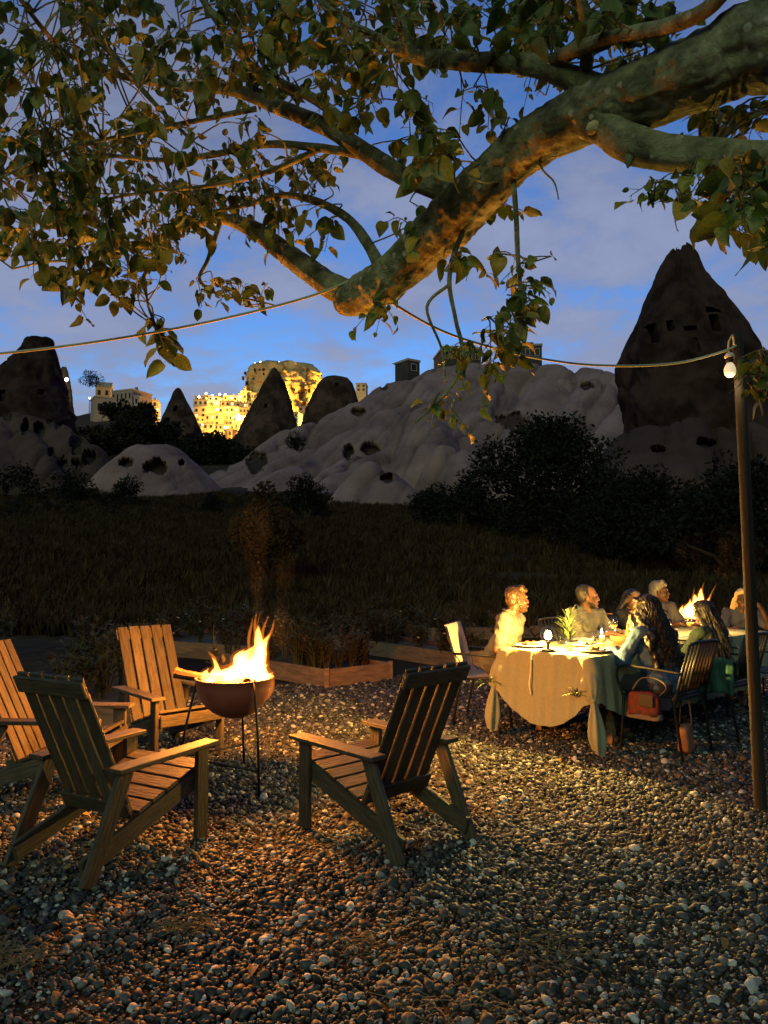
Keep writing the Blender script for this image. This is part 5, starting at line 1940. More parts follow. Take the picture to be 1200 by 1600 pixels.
        for q in range(N_):
            a = rg_.uniform(-PI * .08, PI * 1.08) + PI      # round the back and sides
            x, y = math.cos(a), math.sin(a)
            r0 = 1.02
            st = h(x * .083 * r0, -.026 + y * .098 * r0, rg_.uniform(-.02, .085))
            ln = (long_ + .05) * rg_.uniform(.55, 1.0)
            pth, rd = [], []
            ph = rg_.uniform(0, 6.3); am = {'curly': .016, 'long': .005, 'bob': .006, 'tied': .003}[hair] * rg_.uniform(.5, 1.4)
            for j in range(14 if hair == 'curly' else 8):
                t = j / (13 if hair == 'curly' else 7)
                sprd = 1 + t * .55 * wd - .1
                b_ = Vector((hd.x + (st.x - hd.x) * sprd, hd.y + (st.y - hd.y) * (1 + .30 * t) - .13 * t, st.z - ln * t))
                b_ += Vector((math.sin(ph + t * 26) * am, math.cos(ph + t * 26) * am, 0)) * min(1, t * 3)
                pth.append(b_); rd.append(.0042 * (1 - t * .7) * (1.3 if hair == 'curly' else 1))
            sp_.append((pth, rd))
        strands('hair_strand', sp_, hm, root)
    if beard:
        blob('beard', [('e', h(0, .040, -.090), (.047, .051, .033), HR), ('c', h(-.056, .01, -.06), h(-.03, .055, -.09), .014, .02), ('c', h(.056, .01, -.06), h(.03, .055, -.09), .014, .02),
                       ('c', h(-.02, .092, -.052), h(.02, .092, -.052), .006, .006)], .006, hair_mat('beard' + str(beard), beard), root, 1, disp=hb)
    tag(root, label, 'person', 'diners at the long table')
    return root


SK2 = M('skin_pale', (.075, .031, .013), (.09, .037, .016), rough=.5, scale=20)
FACE = (-TV.x * -1, 0)
m1 = Vector((1.06, 7.24))
sling_chair(m1 - Vector((.06, -.02)), (.93, -.36), 'beige canvas chair with dark frame under the white-shirted man')
person('man in a white short-sleeved shirt in profile at the near left of the table', m1, (.90, -.43), (.99, .08), 'short', SK2, (.125, .125, .105), lean=.16, hair_c=(.032, .014, .005), beard=(.035, .015, .006), arms='rest', pants=(.10, .09, .08))
m2 = T(1.62, .76)
metal_chair(m2, (.55, -.83), 'black slatted chair under the balding bearded man')
person('balding bearded man in a pale shirt behind the vase, looking right', m2, (.55, -.83), (.95, -.30), 'receding', None, (.165, .165, .125), lean=.12, hair_c=(.03, .022, .016), beard=(.03, .022, .016), arms='table', sleeve='long', scale=.99)
w3 = T(2.48, .76)
metal_chair(w3, (.55, -.83), 'black slatted chair under the dark-haired woman with hand at chin')
person('dark-haired woman in black resting her hand at her chin', w3, (.45, -.89), (.15, -.98), 'long', None, (.02, .02, .025), lean=.13, hair_c=(.02, .014, .01), arms='chin', sleeve='long', scale=.94, woman=True)
p4_ = T(3.15, .80)
metal_chair(p4_, (.5, -.86), 'black slatted chair under the grey-haired person')
person('grey-haired person in profile behind the curly-haired woman', p4_, (.4, -.9), (.93, -.35), 'short', SK2, (.10, .09, .085), lean=.12, hair_c=(.15, .125, .09), arms='table', sleeve='long', scale=1.0)
w7 = Vector((4.16, 8.95))
metal_chair(w7, (-.6, -.8), 'black slatted chair under the blonde woman at the far table end')
person('blonde woman with glasses facing the camera behind the lamp pole', w7, (-.45, -.89), (-.35, -.93), 'long', SK2, (.045, .05, .07), lean=.18, hair_c=(.42, .28, .12), arms='raise', glasses=True, sleeve='short', scale=.93, woman=True)
wa_ = T(.56, -.74)
chA = metal_chair(wa_, (-.667, .745), 'black slatted chair with a red bag on its arm, under the curly-haired woman')
person('woman with long dark curly hair and a blue shirt, back to the camera', wa_, (-.667, .745), (-.45, .9), 'curly', None, (.055, .115, .23), lean=.12, hair_c=(.010, .006, .004), arms='table', sleeve='long', scale=.97, woman=True)
wb_ = T(1.46, -.76)
metal_chair(wb_, (-.667, .745), 'black slatted chair with a green jacket on it, under the second woman seen from behind')
person('woman with straight dark hair and a green jacket, back to the camera', wb_, (-.667, .745), (-.3, .95), 'long', None, (.03, .05, .038), lean=.10, hair_c=(.008, .0055, .004), arms='table', sleeve='long', scale=.91, woman=True)
metal_chair(T(2.42, -.74), (-.667, .745), 'empty black slatted chair right of the lamp pole')

# ------------------------------------------------------------------ bags and jackets
cA = Matrix.Translation((wa_.x, wa_.y, 0)) @ Matrix.Rotation(math.atan2(.745, -.667) - PI / 2, 4, 'Z')


def soft_bag(name, c, r, mat, parent, seed, e=.38, tilt=0.0):
    """a slumped soft box: superellipsoid with creases"""
    V, F = [], []
    ns_, nr_ = 36, 24
    sg = lambda w, m: math.copysign(abs(w) ** m, w)
    for i in range(nr_ + 1):
        th = -PI / 2 + PI * i / nr_
        for k in range(ns_):
            a = 2 * PI * k / ns_
            p = Vector((r[0] * sg(math.cos(th), e) * sg(math.cos(a), e * 1.6), r[1] * sg(math.cos(th), e) * sg(math.sin(a), e), r[2] * sg(math.sin(th), e)))
            t_ = (p.z / r[2] + 1) / 2
            p.x *= 1.15 - .45 * t_; p.y *= 1.04 - .10 * t_
            V.append(p)
    A_ = np.array([tuple(p) for p in V])
    A_ += (A_ / (np.linalg.norm(A_, axis=1, keepdims=True) + 1e-6)) * (.012 * fbm(A_[:, 0] * 12 + seed, A_[:, 1] * 9, A_[:, 2] * 14, 3, seed) - .006 * np.abs(np.sin(A_[:, 1] * 40 + A_[:, 2] * 18)))[:, None]
    A_ += np.array(c)
    for i in range(nr_):
        for k in range(ns_):
            F.append((i * ns_ + k, i * ns_ + (k + 1) % ns_, (i + 1) * ns_ + (k + 1) % ns_, (i + 1) * ns_ + k))
    return obj(name, A_, F, mat, parent, True)


RED = M('bag_red', (.14, .009, .007), (.012, .007, .006), rough=.7, scale=22)
BAGP = M('bag_trim', (.12, .10, .075), rough=.7)
bg_ = empty('shoulder_bag', cA @ Vector((-.335, -.02, .36)), math.atan2(.745, -.667) - PI / 2)
soft_bag('pouch', (0, 0, .06), (.055, .165, .125), RED, bg_, 3)
soft_bag('base_panel', (0, 0, -.045), (.060, .172, .040), BAGP, bg_, 4)
obj('flap', *join(bx(.052, .064, -.10, .10, .03, .17, .004), bx(-.064, -.052, -.12, .02, .05, .17, .004)), MATS['black_metal'], bg_)
pp, rr2 = smooth_path([(0, -.15, .16), (.03, -.20, .24), (.05, -.12, .30), (.05, .04, .30), (.02, .12, .18)], [.012] * 5, 6)
obj('strap', *tube(pp, rr2, 8, True, .4), BAGP, bg_, True)
bg_.scale = (.78, .85, .78)
tag(bg_, 'red patterned shoulder bag with pale trim hanging on the near chair arm', 'bag')
cB = Matrix.Translation((wb_.x, wb_.y, 0)) @ Matrix.Rotation(math.atan2(.745, -.667) - PI / 2, 4, 'Z')
V, F = [], []
for i in range(25):            # a sheet of cloth folded over the chair arm
    t_ = i / 24
    for k in range(22):
        s_ = k / 21
        ang = (t_ - .5) * 2.0
        x = -.275 + .055 * math.sin(ang * 1.57) if abs(ang) < 1 else 0
        drop = max(0, abs(t_ - .45) - .10) * (.62 if t_ > .45 else .40)
        x = -.262 + .05 * (1 if t_ < .45 else -1) * min(1, abs(t_ - .45) / .10)
        wv = .016 * math.sin(s_ * 17 + t_ * 4) * (.3 + drop * 3) + .008 * math.sin(s_ * 41 + t_ * 9)
        V.append((x + wv, -.27 + s_ * .34 + .04 * math.sin(t_ * 6) * drop, .678 - drop + .012 * math.sin(s_ * 9 + t_ * 11)))
for i in range(24):
    for k in range(21):
        a = i * 22 + k; F.append((a, a + 1, a + 23, a + 22))
gj = obj('green_jacket', V, F, M('jacket_green', (.015, .06, .042), (.035, .12, .085), rough=.85, scale=9), None, True)
md = gj.modifiers.new('thick', 'SOLIDIFY'); md.thickness = .008
gj.matrix_basis = cB
tag(gj, 'green folded jacket hanging over the chair arm between the two women', 'jacket')
hbg = empty('handbag', (G(1064, 1172).x, G(1064, 1172).y, 0), R(-35))
TAN = M('bag_leather', (.28, .13, .055), (.20, .09, .04), rough=.5, scale=14)
soft_bag('pouch', (0, 0, .125), (.05, .10, .11), TAN, hbg, 7)
for s in (-1, 1):
    pp, rr2 = smooth_path([(s * .05, -.02 * s, .22), (s * .035, 0, .36), (s * .008, .01, .48), (-.02, .02, .56)], [.006] * 4, 5)
    obj('strap', *tube(pp, rr2, 6), TAN, hbg, True)
tag(hbg, 'tan leather handbag standing on the gravel beside the chairs, straps up', 'bag')

# ================================================================== LAMP POLE, BULB AND CABLE
pb = G(1176, 1258)
pl = empty('lamp_pole', pb)
ptop = P(1152, 521, pb.y) - pb
pth = [Vector((0, 0, -.05)), Vector((.0, 0, 1.0)), Vector((ptop.x * .5, 0, 2.0)), Vector((ptop.x, 0, ptop.z))]
pp, rr2 = smooth_path([(0, 0, -.05), (ptop.x * .33, .004, 1.0), (ptop.x * .67, -.004, 2.0), (ptop.x, 0, ptop.z)], [.037, .036, .034, .032], 10)
obj('post', *tube(pp, rr2, 16), MATS['pole_wood'], pl, True)
obj('hook', *tube([(ptop.x - .03, -.02, ptop.z - .10), (ptop.x - .07, -.03, ptop.z - .10)], .006, 6), MATS['soot_metal'], pl, True)
tag(pl, 'tall thin wooden lamp pole standing right of the diners', 'pole')
bl = empty('hanging_bulb', P(1140, 560, pb.y - .05))
sx = ptop.x + pb.x - bl.location.x
sz_ = pb.z + ptop.z - bl.location.z
pp, rr2 = smooth_path([(sx - .02, .04, sz_ - .06), (sx - .045, .01, sz_ + .0), (-.004, 0, sz_ - .06), (-.004, 0, .03)], [.007] * 4, 6)
obj('wire', *tube(pp, rr2, 8), MATS['cable'], bl, True)
obj('collar_ring', *lathe([(.0, .04), (.022, .038), (.036, .018), (.036, .004), (.0, .004)], 18), M('socket_white', (.62, .58, .48), rough=.5), bl, True)
obj('socket', *lathe([(.0, .004), (.024, .003), (.025, -.032), (.0, -.033)], 16), MATS['soot_metal'], bl, True)
point_light('bulb_light', (-.012, -.01, -.20), 1.6, (1.0, .72, .30), .03, bl)
bl.scale = (.85, .85, .85)
obj('bulb_glass', *lathe([(.018, -.032), (.030, -.05), (.040, -.075), (.041, -.10), (.034, -.122), (.018, -.136), (.0, -.14)], 20), emit('bulb_glass', (1.0, .70, .36), .55), bl, True)
tag(bl, 'frosted light bulb hanging from the top of the pole', 'light bulb')
cab = [P(-260, 572, 4.4), P(-80, 560, 4.1), P(100, 541, 3.95), P(260, 516, 3.85), P(400, 486, 3.80), P(500, 458, 3.76), P(560, 432, 3.70)]
pp, rr2 = smooth_path(cab, [.0072] * len(cab), 10)
o = obj('cable', *tube(pp, rr2, 8), MATS['cable'], None, True)
tag(o, 'thick pale cable stretched from the left edge up to the tree branch', 'cable')
cab = [P(560, 432, 3.62), P(620, 478, 3.75), P(700, 521, 4.0), P(800, 551, 4.2), P(880, 566, 4.35), P(940, 571, 4.45), P(1010, 571, 4.52), P(1070, 565, 4.58), P(1130, 549, 4.63), P(1150, 540, 4.66)]
pp, rr2 = smooth_path(cab, [.0072] * len(cab), 10)
o = obj('cable', *tube(pp, rr2, 8), MATS['cable'], None, True)
tag(o, 'pale cable sagging from the tree branch to the lamp pole', 'cable')
# ================================================================== OVERHANGING TREE
bark = bpy.data.materials.new('bark'); bark.use_nodes = True
nt = bark.node_tree; b = nt.nodes['Principled BSDF']; b.inputs['Roughness'].default_value = .85; b.inputs['Specular IOR Level'].default_value = .25
tcn = nt.nodes.new('ShaderNodeTexCoord')
na_ = nt.nodes.new('ShaderNodeTexNoise'); na_.inputs['Scale'].default_value = 7; na_.inputs['Detail'].default_value = 8; na_.inputs['Roughness'].default_value = .65
nb_ = nt.nodes.new('ShaderNodeTexNoise'); nb_.inputs['Scale'].default_value = 22; nb_.inputs['Detail'].default_value = 9; nb_.inputs['Roughness'].default_value = .7; nb_.inputs['Distortion'].default_value = 1.2
vo = nt.nodes.new('ShaderNodeTexVoronoi'); vo.inputs['Scale'].default_value = 24
for q_ in (na_, nb_, vo): nt.links.new(tcn.outputs['Object'], q_.inputs['Vector'])
rp = nt.nodes.new('ShaderNodeValToRGB')
rp.color_ramp.elements[0].position = .40; rp.color_ramp.elements[0].color = (.135, .135, .065, 1)
rp.color_ramp.elements[1].position = .62; rp.color_ramp.elements[1].color = (.42, .40, .22, 1)
nt.links.new(na_.outputs[0], rp.inputs[0])
# pale lichen spots
sp1 = nt.nodes.new('ShaderNodeMapRange'); sp1.inputs[1].default_value = .34; sp1.inputs[2].default_value = .24; sp1.inputs[3].default_value = 0; sp1.inputs[4].default_value = 1
nt.links.new(vo.outputs['Distance'], sp1.inputs[0])
sep2 = nt.nodes.new('ShaderNodeSeparateColor'); nt.links.new(vo.outputs['Color'], sep2.inputs[0])
gt = nt.nodes.new('ShaderNodeMath'); gt.operation = 'GREATER_THAN'; gt.inputs[1].default_value = .72; nt.links.new(sep2.outputs[0], gt.inputs[0])
mu = nt.nodes.new('ShaderNodeMath'); mu.operation = 'MULTIPLY'; nt.links.new(sp1.outputs[0], mu.inputs[0]); nt.links.new(gt.outputs[0], mu.inputs[1])
mx = nt.nodes.new('ShaderNodeMix'); mx.data_type = 'RGBA'; nt.links.new(mu.outputs[0], mx.inputs[0]); nt.links.new(rp.outputs[0], mx.inputs[6]); mx.inputs[7].default_value = (.50, .46, .32, 1)
nt.links.new(mx.outputs[2], b.inputs['Base Color'])
bn = nt.nodes.new('ShaderNodeBump'); bn.inputs['Strength'].default_value = 1.0; bn.inputs['Distance'].default_value = .03
nt.links.new(nb_.outputs[0], bn.inputs['Height']); nt.links.new(bn.outputs[0], b.inputs['Normal'])

tree = empty('leafy_tree', (2.6, .75, 0))
TO = Vector((2.6, .75, 0))
tag(tree, 'large leafy tree reaching in from the right with a thick bent limb overhead', 'tree')
SKEL = []          # (point, radius) of all branches, for attaching twigs


def limb(pts, name='branch', sub=7, seg=14, rough=.06, seed=0, world=(), frac=None):
    """pts: (px,py,depth,thickness px) -> bark tube with uneven girth"""
    W, r_ = [], []
    for p in world:
        W.append(Vector(p[:3])); r_.append(p[3])
    for (px, py, d, th) in pts:
        W.append(P(px, py, d)); r_.append(th * d / 1200 / 2)
    pp, rr2 = smooth_path(W, r_, sub)
    for a, c in zip(pp, rr2): SKEL.append((a, c))
    v, f = tube([p - TO for p in pp], rr2, seg)
    v = np.array([tuple(q) for q in v])
    n = len(pp)
    ctr = np.repeat(np.array([tuple(p - TO) for p in pp]), seg, 0)
    rad = np.repeat(np.array(rr2), seg)
    d = v - ctr
    nz = fbm(v[:, 0] * 9 + seed, v[:, 1] * 9, v[:, 2] * 9, 4, 3 + seed) + .5 * fbm(v[:, 0] * 30, v[:, 1] * 30, v[:, 2] * 30, 3, 9 + seed)
    if seg >= 40:      # long furrows and ridges of the bark
        ang = np.tile(np.arange(seg) / seg * 2 * PI, n)
        ln = np.repeat(np.concatenate([[0], np.cumsum([(b_ - a_).length for a_, b_ in zip(pp[:-1], pp[1:])])]), seg)
        tw_ = ang + .35 * np.sin(ln * 3.1 + seed)
        fur = np.abs(fbm(np.cos(tw_) * 3.6 + seed, np.sin(tw_) * 3.6, ln * 3.0, 3, 60 + seed))
        fine_ = fbm(np.cos(tw_) * 9, np.sin(tw_) * 9 + seed, ln * 9.0, 3, 70 + seed)
        knot = np.maximum(0, fbm(np.cos(ang) * 1.2, np.sin(ang) * 1.2, ln * 2.2, 2, 80 + seed) - .45)
        nz = nz + (-1.1 * fur - .12 + .35 * fine_ + 1.1 * knot) * (.11 / np.maximum(rough, .05)) * .5
    v = ctr + d * (1 + rough * nz)[:, None]
    return obj(name, v, f, bark, tree, True)


limb([(1215, 70, 2.2, 142), (1130, 98, 2.32, 125), (1060, 126, 2.45, 112), (990, 152, 2.58, 104), (930, 172, 2.7, 94), (865, 203, 2.88, 86), (815, 235, 3.0, 80), (775, 272, 3.1, 80), (735, 315, 3.22, 84), (690, 358, 3.35, 82), (645, 402, 3.5, 74), (605, 437, 3.62, 68), (570, 458, 3.72, 66), (545, 470, 3.8, 52), (530, 474, 3.84, 30)],
     'limb', 22, 96, .085, 1, world=[(2.6, .75, -.1, .27), (2.55, .85, 1.0, .22), (2.25, 1.2, 2.1, .19), (1.65, 1.75, 2.75, .165)])
BR = [
    [(562, 466, 3.78, 46), (520, 448, 3.86, 42), (480, 420, 3.98, 38), (440, 390, 4.1, 34), (395, 358, 4.22, 28), (350, 343, 4.36, 17), (300, 352, 4.45, 12), (250, 370, 4.5, 9), (190, 384, 4.6, 6)],
    [(720, 320, 3.26, 46), (690, 298, 3.28, 36), (630, 275, 3.33, 31), (570, 237, 3.4, 30), (505, 197, 3.5, 27), (430, 165, 3.6, 24), (360, 140, 3.7, 20), (270, 133, 3.8, 14), (160, 110, 3.9, 9), (60, 60, 4.0, 6)],
    [(547, 222, 3.42, 19), (538, 192, 3.4, 18), (495, 157, 3.4, 17), (440, 130, 3.4, 15), (390, 100, 3.4, 14), (352, 50, 3.35, 13), (300, -25, 3.3, 10)],
    [(388, 104, 3.4, 10), (368, 50, 3.3, 9), (330, -25, 3.3, 7)],
    [(600, 432, 3.6, 26), (580, 390, 3.6, 18), (545, 343, 3.7, 15), (495, 315, 3.8, 13), (440, 305, 3.9, 10), (380, 322, 4.0, 7), (330, 330, 4.1, 4)],
    [(572, 243, 3.42, 17), (490, 230, 3.5, 13), (410, 226, 3.6, 12), (330, 242, 3.8, 10), (250, 250, 3.9, 8), (150, 240, 4.0, 5)],
    [(945, 150, 2.7, 60), (895, 122, 2.75, 40), (820, 100, 2.85, 35), (730, 97, 2.95, 30), (650, 86, 3.05, 26), (595, 62, 3.1, 16), (520, 20, 3.2, 12), (470, -40, 3.3, 8)],
    [(850, 104, 2.82, 26), (900, 78, 2.65, 24), (960, 58, 2.5, 24), (1040, 42, 2.35, 25), (1110, 10, 2.2, 26), (1160, -60, 2.1, 28)],
    [(925, 186, 2.68, 66), (960, 205, 2.62, 62), (985, 224, 2.58, 62), (1040, 238, 2.5, 56), (1120, 243, 2.4, 54), (1220, 243, 2.28, 54), (1400, 215, 2.1, 46), (1700, 130, 2.0, 36)],
    [(800, 262, 3.05, 9), (806, 330, 3.03, 9), (809, 400, 3.03, 8), (813, 470, 3.05, 6), (802, 530, 3.05, 4)],
    [(735, 340, 3.25, 10), (712, 390, 3.25, 9), (702, 440, 3.2, 8), (712, 500, 3.2, 7), (724, 560, 3.2, 7), (702, 608, 3.2, 6), (648, 662, 3.2, 4)],
    [(702, 445, 3.2, 6), (667, 480, 3.2, 5), (690, 545, 3.2, 4), (696, 600, 3.2, 3)],
    [(838, 247, 2.95, 4), (850, 268, 2.93, 3.5), (866, 285, 2.92, 3), (873, 312, 2.92, 2)],
    [(642, 86, 3.05, 18), (628, 30, 3.0, 15), (606, -40, 3.0, 12)],
    [(915, 110, 2.7, 22), (918, 50, 2.6, 20), (900, -40, 2.5, 18)],
    [(345, 344, 4.37, 9), (325, 405, 4.3, 7), (312, 438, 4.28, 6), (345, 462, 4.25, 4.5), (390, 468, 4.25, 3.5), (432, 478, 4.25, 2.5)],
    [(262, 366, 4.48, 8), (226, 430, 4.3, 7), (205, 470, 4.2, 4)],
    [(226, 432, 4.3, 5), (232, 480, 4.1, 4), (250, 525, 4.0, 3.5), (262, 548, 4.0, 3)],
    [(160, 110, 3.9, 9), (100, 80, 3.6, 8), (40, 10, 3.3, 7), (10, -40, 3.2, 6)],
    [(500, 232, 3.5, 10), (420, 268, 3.6, 9), (330, 290, 3.7, 7), (230, 300, 3.8, 5), (120, 320, 3.9, 4)],
    [(400, 170, 3.6, 10), (300, 190, 3.5, 8), (200, 210, 3.4, 7), (80, 240, 3.2, 5), (0, 280, 3.1, 4)],
    [(250, 370, 4.5, 8), (150, 400, 4.2, 6), (70, 410, 4.0, 4), (20, 420, 3.9, 3)],
    [(120, 20, 3.6, 12), (180, 90, 3.7, 11), (240, 160, 3.8, 8), (300, 220, 3.9, 5)],
    [(1130, 262, 2.38, 7), (1138, 280, 2.2, 6), (1150, 310, 1.9, 5), (1165, 345, 1.8, 3)],
    [(1240, 243, 2.26, 14), (1235, 400, 2.3, 9), (1210, 520, 2.35, 6), (1188, 600, 2.4, 4), (1192, 650, 2.4, 2.5)],
    [(1100, 243, 2.4, 8), (1085, 270, 2.4, 6), (1050, 292, 2.42, 4), (1022, 300, 2.42, 2.5)],
]
for i, q_ in enumerate(BR):
    big_ = q_[0][3] > 24
    limb(q_, 'branch', 12 if big_ else 6, 40 if big_ else 14 if q_[0][3] > 12 else 8, .07, 20 + i)
# pale pruning scar where the side limb leaves
sc_ = blob('pruning_scar', [('e', P(944, 196, 2.62) - TO, (.042, .03, .034)), ('e', P(928, 200, 2.62) - TO, (.03, .03, .022)), ('e', P(958, 203, 2.60) - TO, (.03, .03, .02))], .006,
           M('scar_wood', (.55, .45, .22), (.42, .33, .15), rough=.9, scale=30, bump=.5), tree, 1, disp=lambda co, no: co + no * (.006 * fbm(co[:, 0] * 40, co[:, 1] * 40, co[:, 2] * 40, 3, 6))[:, None])
obj('broken_stub', *tube([P(985, 240, 2.56) - TO, P(983, 252, 2.54) - TO, P(981, 262, 2.53) - TO], [.022, .014, .003], 8), bark, tree, True)

LEAFM = M('leaf', (.055, .135, .016), (.17, .175, .03), rough=.5, scale=14, rnd=.22, transl=.32, spec=.45)


def leaf_shape(seed):
    """heart-shaped pointed leaf, length 1 along +Y, folded on its midrib, curled and drooping"""
    r = random.Random(seed)
    st = [(.0, .04), (.03, .24), (.15, .39), (.36, .45), (.58, .41), (.78, .27), (.92, .11), (1.0, .0)]
    fold = r.uniform(.02, .55); curl = r.uniform(-.15, .75); tw = r.uniform(-.45, .45); wid = r.uniform(.72, 1.08)
    V, F = [], []
    asym = r.uniform(.88, 1.12)
    for i, (y, w) in enumerate(st):
        zc_ = -curl * y * y
        w = w * wid
        yy = y - (.05 if i == 1 else 0)
        a = tw * y
        for s in (-1, -.55, 0, .55, 1):
            ww = w * (asym if s > 0 else 1)
            x = s * ww
            z = zc_ + fold * abs(s) * ww + .045 * math.sin(9 * y + 3 * s + seed) * abs(s)
            V.append((x * math.cos(a) - z * math.sin(a) * .4, yy, z + x * math.sin(a)))
    n = 5
    for i in range(len(st) - 1):
        for k in range(n - 1):
            F.append((i * n + k, i * n + k + 1, (i + 1) * n + k + 1, (i + 1) * n + k))
    return np.array(V), np.array(F)


LS = [leaf_shape(i) for i in range(12)]
# leafy masses: (px, py, rx, ry, depth0, depth1, twigs, leaf length)
MASS = [
    (50, 50, 130, 120, 2.7, 4.2, 29, 0.068), (190, 40, 130, 90, 2.8, 4.2, 26, 0.065), (330, 30, 120, 80, 2.8, 4.0, 22, 0.065), (460, 35, 110, 70, 2.8, 3.9, 22, 0.065),
    (580, 30, 90, 65, 2.7, 3.6, 17, 0.062), (60, 190, 130, 90, 2.8, 4.3, 26, 0.068), (200, 170, 120, 80, 3.0, 4.4, 22, 0.065), (330, 170, 100, 70, 3.1, 4.4, 15, 0.065),
    (450, 110, 90, 60, 3.0, 3.9, 15, 0.062), (540, 120, 70, 50, 2.9, 3.6, 8, 0.062), (50, 300, 110, 80, 3.0, 4.5, 23, 0.069), (180, 290, 120, 70, 3.2, 4.7, 24, 0.065),
    (300, 270, 100, 60, 3.3, 4.6, 17, 0.065), (420, 260, 80, 40, 3.4, 4.2, 10, 0.062), (500, 260, 45, 35, 3.4, 3.9, 4, 0.062), (50, 360, 80, 42, 3.2, 4.6, 15, 0.069),
    (150, 370, 100, 48, 3.4, 4.7, 17, 0.068), (260, 350, 90, 50, 3.6, 4.7, 14, 0.065), (350, 320, 70, 40, 3.6, 4.5, 8, 0.062), (110, 440, 50, 22, 3.4, 4.1, 4, 0.079),
    (205, 420, 45, 30, 3.6, 4.3, 7, 0.069), (365, 452, 60, 8, 4.1, 4.35, 8, 0.057), (430, 355, 50, 40, 3.7, 4.2, 7, 0.065), (490, 355, 30, 30, 3.6, 3.9, 3, 0.075),
    (262, 528, 16, 12, 3.9, 4.05, 2, 0.106), (650, 40, 60, 50, 2.7, 3.4, 7, 0.078), (740, 40, 70, 40, 2.6, 3.2, 9, 0.078), (830, 25, 70, 35, 2.5, 3.0, 9, 0.078),
    (930, 25, 70, 35, 2.4, 2.9, 9, 0.078), (990, 70, 50, 35, 2.7, 3.2, 7, 0.064), (1050, 20, 50, 30, 2.3, 2.7, 5, 0.074), (690, 230, 50, 35, 2.9, 3.2, 6, 0.081),
    (640, 200, 40, 40, 3.0, 3.4, 4, 0.074), (590, 120, 40, 40, 3.1, 3.5, 4, 0.066), (615, 165, 40, 25, 3.2, 3.6, 3, 0.064), (760, 180, 40, 40, 2.9, 3.3, 5, 0.069),
    (880, 120, 60, 30, 2.9, 3.4, 7, 0.06), (655, 335, 20, 25, 3.2, 3.4, 2, 0.074), (610, 340, 15, 20, 3.4, 3.6, 1, 0.064), (590, 490, 30, 14, 3.5, 3.7, 3, 0.062),
    (765, 325, 32, 18, 3.1, 3.4, 4, 0.069), (720, 400, 25, 25, 3.1, 3.3, 3, 0.064), (812, 420, 20, 40, 2.95, 3.1, 4, 0.078), (805, 485, 34, 28, 2.95, 3.2, 6, 0.069),
    (775, 530, 34, 26, 3.0, 3.2, 4, 0.064), (722, 555, 22, 30, 3.1, 3.25, 3, 0.051), (680, 636, 30, 14, 3.15, 3.25, 3, 0.051), (755, 570, 20, 18, 3.1, 3.2, 2, 0.055),
    (1045, 292, 26, 16, 2.35, 2.5, 4, 0.051), (1090, 270, 20, 14, 2.3, 2.5, 3, 0.046), (1150, 318, 34, 30, 1.7, 1.95, 6, 0.069), (1185, 360, 22, 25, 1.7, 1.95, 4, 0.069),
    (1195, 290, 30, 25, 1.9, 2.3, 4, 0.064), (1190, 590, 12, 40, 2.35, 2.5, 6, 0.046), (1130, 190, 50, 14, 2.5, 2.7, 6, 0.055), (1180, 185, 30, 14, 2.4, 2.6, 4, 0.055),
]
rt = random.Random(99)
SK = np.array([tuple(p) for p, r in SKEL]); SR = np.array([r for p, r in SKEL])
inview = SR < .06
leaves, TWV, TWF = [], [], []


def addtwig(path, rad, n=5):
    v, f = tube([p - TO for p in path], rad, n, False)
    k = len(TWV); TWV.extend(v); TWF.extend([tuple(i + k for i in q2) for q2 in f])


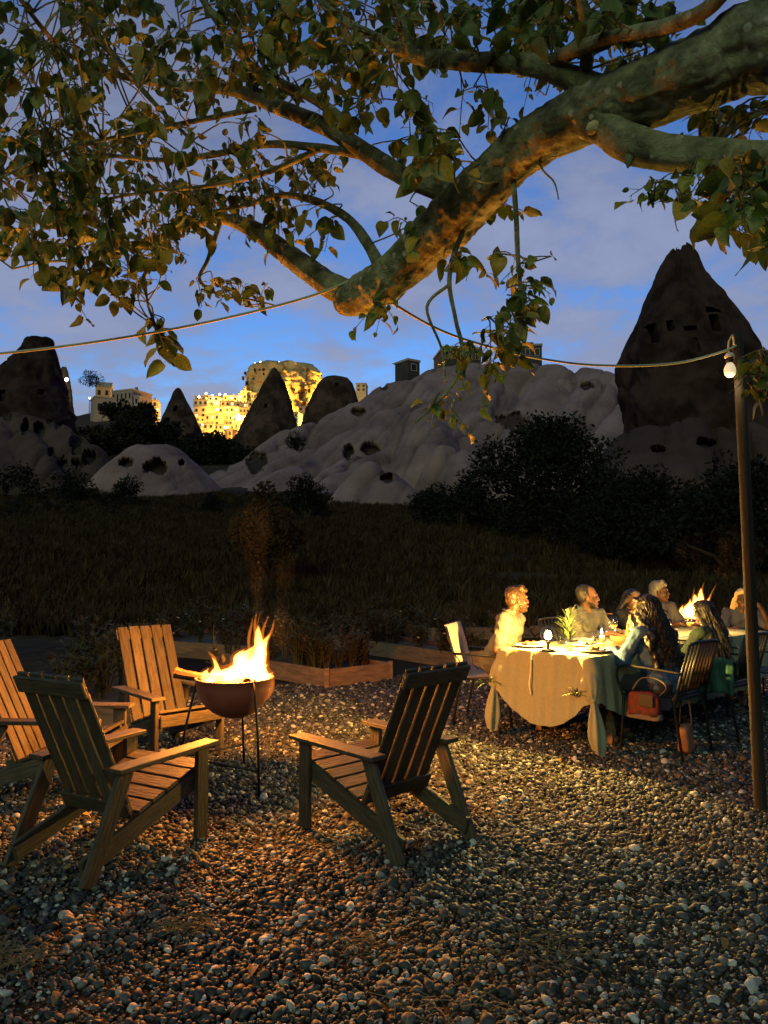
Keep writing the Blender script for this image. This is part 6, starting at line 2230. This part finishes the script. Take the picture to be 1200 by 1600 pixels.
for (px, py, rx, ry, d0, d1, nt_, ll) in MASS:
    for i in range(nt_):
        a, q_ = rt.uniform(0, 2 * PI), math.sqrt(rt.random())
        c = P(px + math.cos(a) * rx * q_, py + math.sin(a) * ry * q_, rt.uniform(d0, d1))
        dist = np.linalg.norm(SK - np.array(c), axis=1) + SR * 2.5
        j = int(np.argmin(dist)); root_p = Vector(SK[j])
        away = (c - root_p)
        L = rt.uniform(.16, .34) * (ll / .085)
        dr = (away.normalized() * .8 + Vector((rt.gauss(0, .6), rt.gauss(0, .6), rt.gauss(-.25, .45)))).normalized()
        e0 = c - dr * L * .5; e1 = c + dr * L * .5 + Vector((0, 0, -L * .18))
        if (e0 - root_p).length > .04:
            mid = (e0 + root_p) / 2 + Vector((rt.gauss(0, .04), rt.gauss(0, .04), rt.uniform(-.02, .06)))
            pp, rr2 = smooth_path([root_p, mid, e0], [.0048, .0038, .003], 4)
            addtwig(pp, rr2)
        pp, rr2 = smooth_path([e0, c + Vector((0, 0, .02)), e1], [.003, .0024, .0012], 4)
        addtwig(pp, rr2, 4)
        nl = rt.randint(5, 9)
        for k in range(nl):
            t = (k + .6) / nl
            m = min(int(t * (len(pp) - 1)), len(pp) - 2)
            p0 = pp[m].lerp(pp[m + 1], t * (len(pp) - 1) - m)
            tdir = (pp[m + 1] - pp[m]).normalized()
            side = tdir.cross(Vector((0, 0, 1)))
            side = side.normalized() if side.length > .05 else Vector((1, 0, 0))
            s = 1 if k % 2 else -1
            pd = (tdir * rt.uniform(.1, .8) + side * s * rt.uniform(.4, 1.0) + Vector((rt.gauss(0, .3), rt.gauss(0, .3), rt.uniform(-.9, .25)))).normalized()
            pe = p0 + pd * rt.uniform(.018, .04)
            addtwig([p0, pe], [.0012, .001], 3)
            ld = (pd + Vector((rt.gauss(0, .45), rt.gauss(0, .45), rt.uniform(-1.1, .35)))).normalized()
            up = Vector((rt.gauss(0, .9), rt.gauss(-.1, .9), 1.0))
            x = ld.cross(up).normalized(); z = x.cross(ld)
            sz1 = ll * rt.choice((.4, .6, .8, .95, 1.1, 1.25)) * rt.uniform(.85, 1.15)
            mt = Matrix((x * sz1, ld * sz1, z * sz1)).transposed().to_4x4(); mt.translation = pe - TO
            leaves.append((sz1 / pe.y, mt, rt.randrange(12), pe))
obj('twigs', TWV, TWF, bark, tree)['kind'] = 'stuff'


def inframe(p):
    return p.y > .2 and abs(p.x / p.y) < .5 and abs((p.z - CAM_Z) / p.y - .0625) < .67


order = sorted(range(len(leaves)), key=lambda i: -(leaves[i][0] if inframe(leaves[i][3]) else 0))
LM = [mesh_from('leaf', v, f, LEAFM, True) for v, f in LS]
for i in order[:300]:
    _, mt, k, _p = leaves[i]
    link('leaf', LM[k], tree, mt)
V, F, n = [], [], 0
for i in order[300:]:
    _, mt, k, _p = leaves[i]
    m = np.array(mt)
    v = LS[k][0] @ m[:3, :3].T + m[:3, 3]
    V.append(v); F.append(LS[k][1] + n); n += len(v)
fo = obj('foliage', np.concatenate(V), np.concatenate(F), LEAFM, tree, True)
fo['kind'] = 'stuff'
print('leaves', len(leaves))

# fallen dry leaves lying on the gravel
DEAD = M('leaf_dead', (.26, .15, .05), (.14, .08, .03), rough=.8, scale=12, rnd=.3)
DM = [mesh_from('fallen_leaf', v, f, DEAD, True) for v, f in LS[:4]]
rf = random.Random(21)
for i in range(46):
    y = rf.uniform(2.6, 6.5); x = rf.uniform(-.5, .5) * y
    o = link('fallen_leaf', DM[i % 4])
    s = rf.uniform(.03, .06)
    o.location = (x, y, .034); o.scale = (s, s, s); o.rotation_euler = (rf.gauss(0, .35), rf.gauss(0, .35), rf.uniform(0, 6.3))
    tag(o, 'small dry brown leaf fallen on the gravel', 'leaf', 'fallen leaves on the gravel')
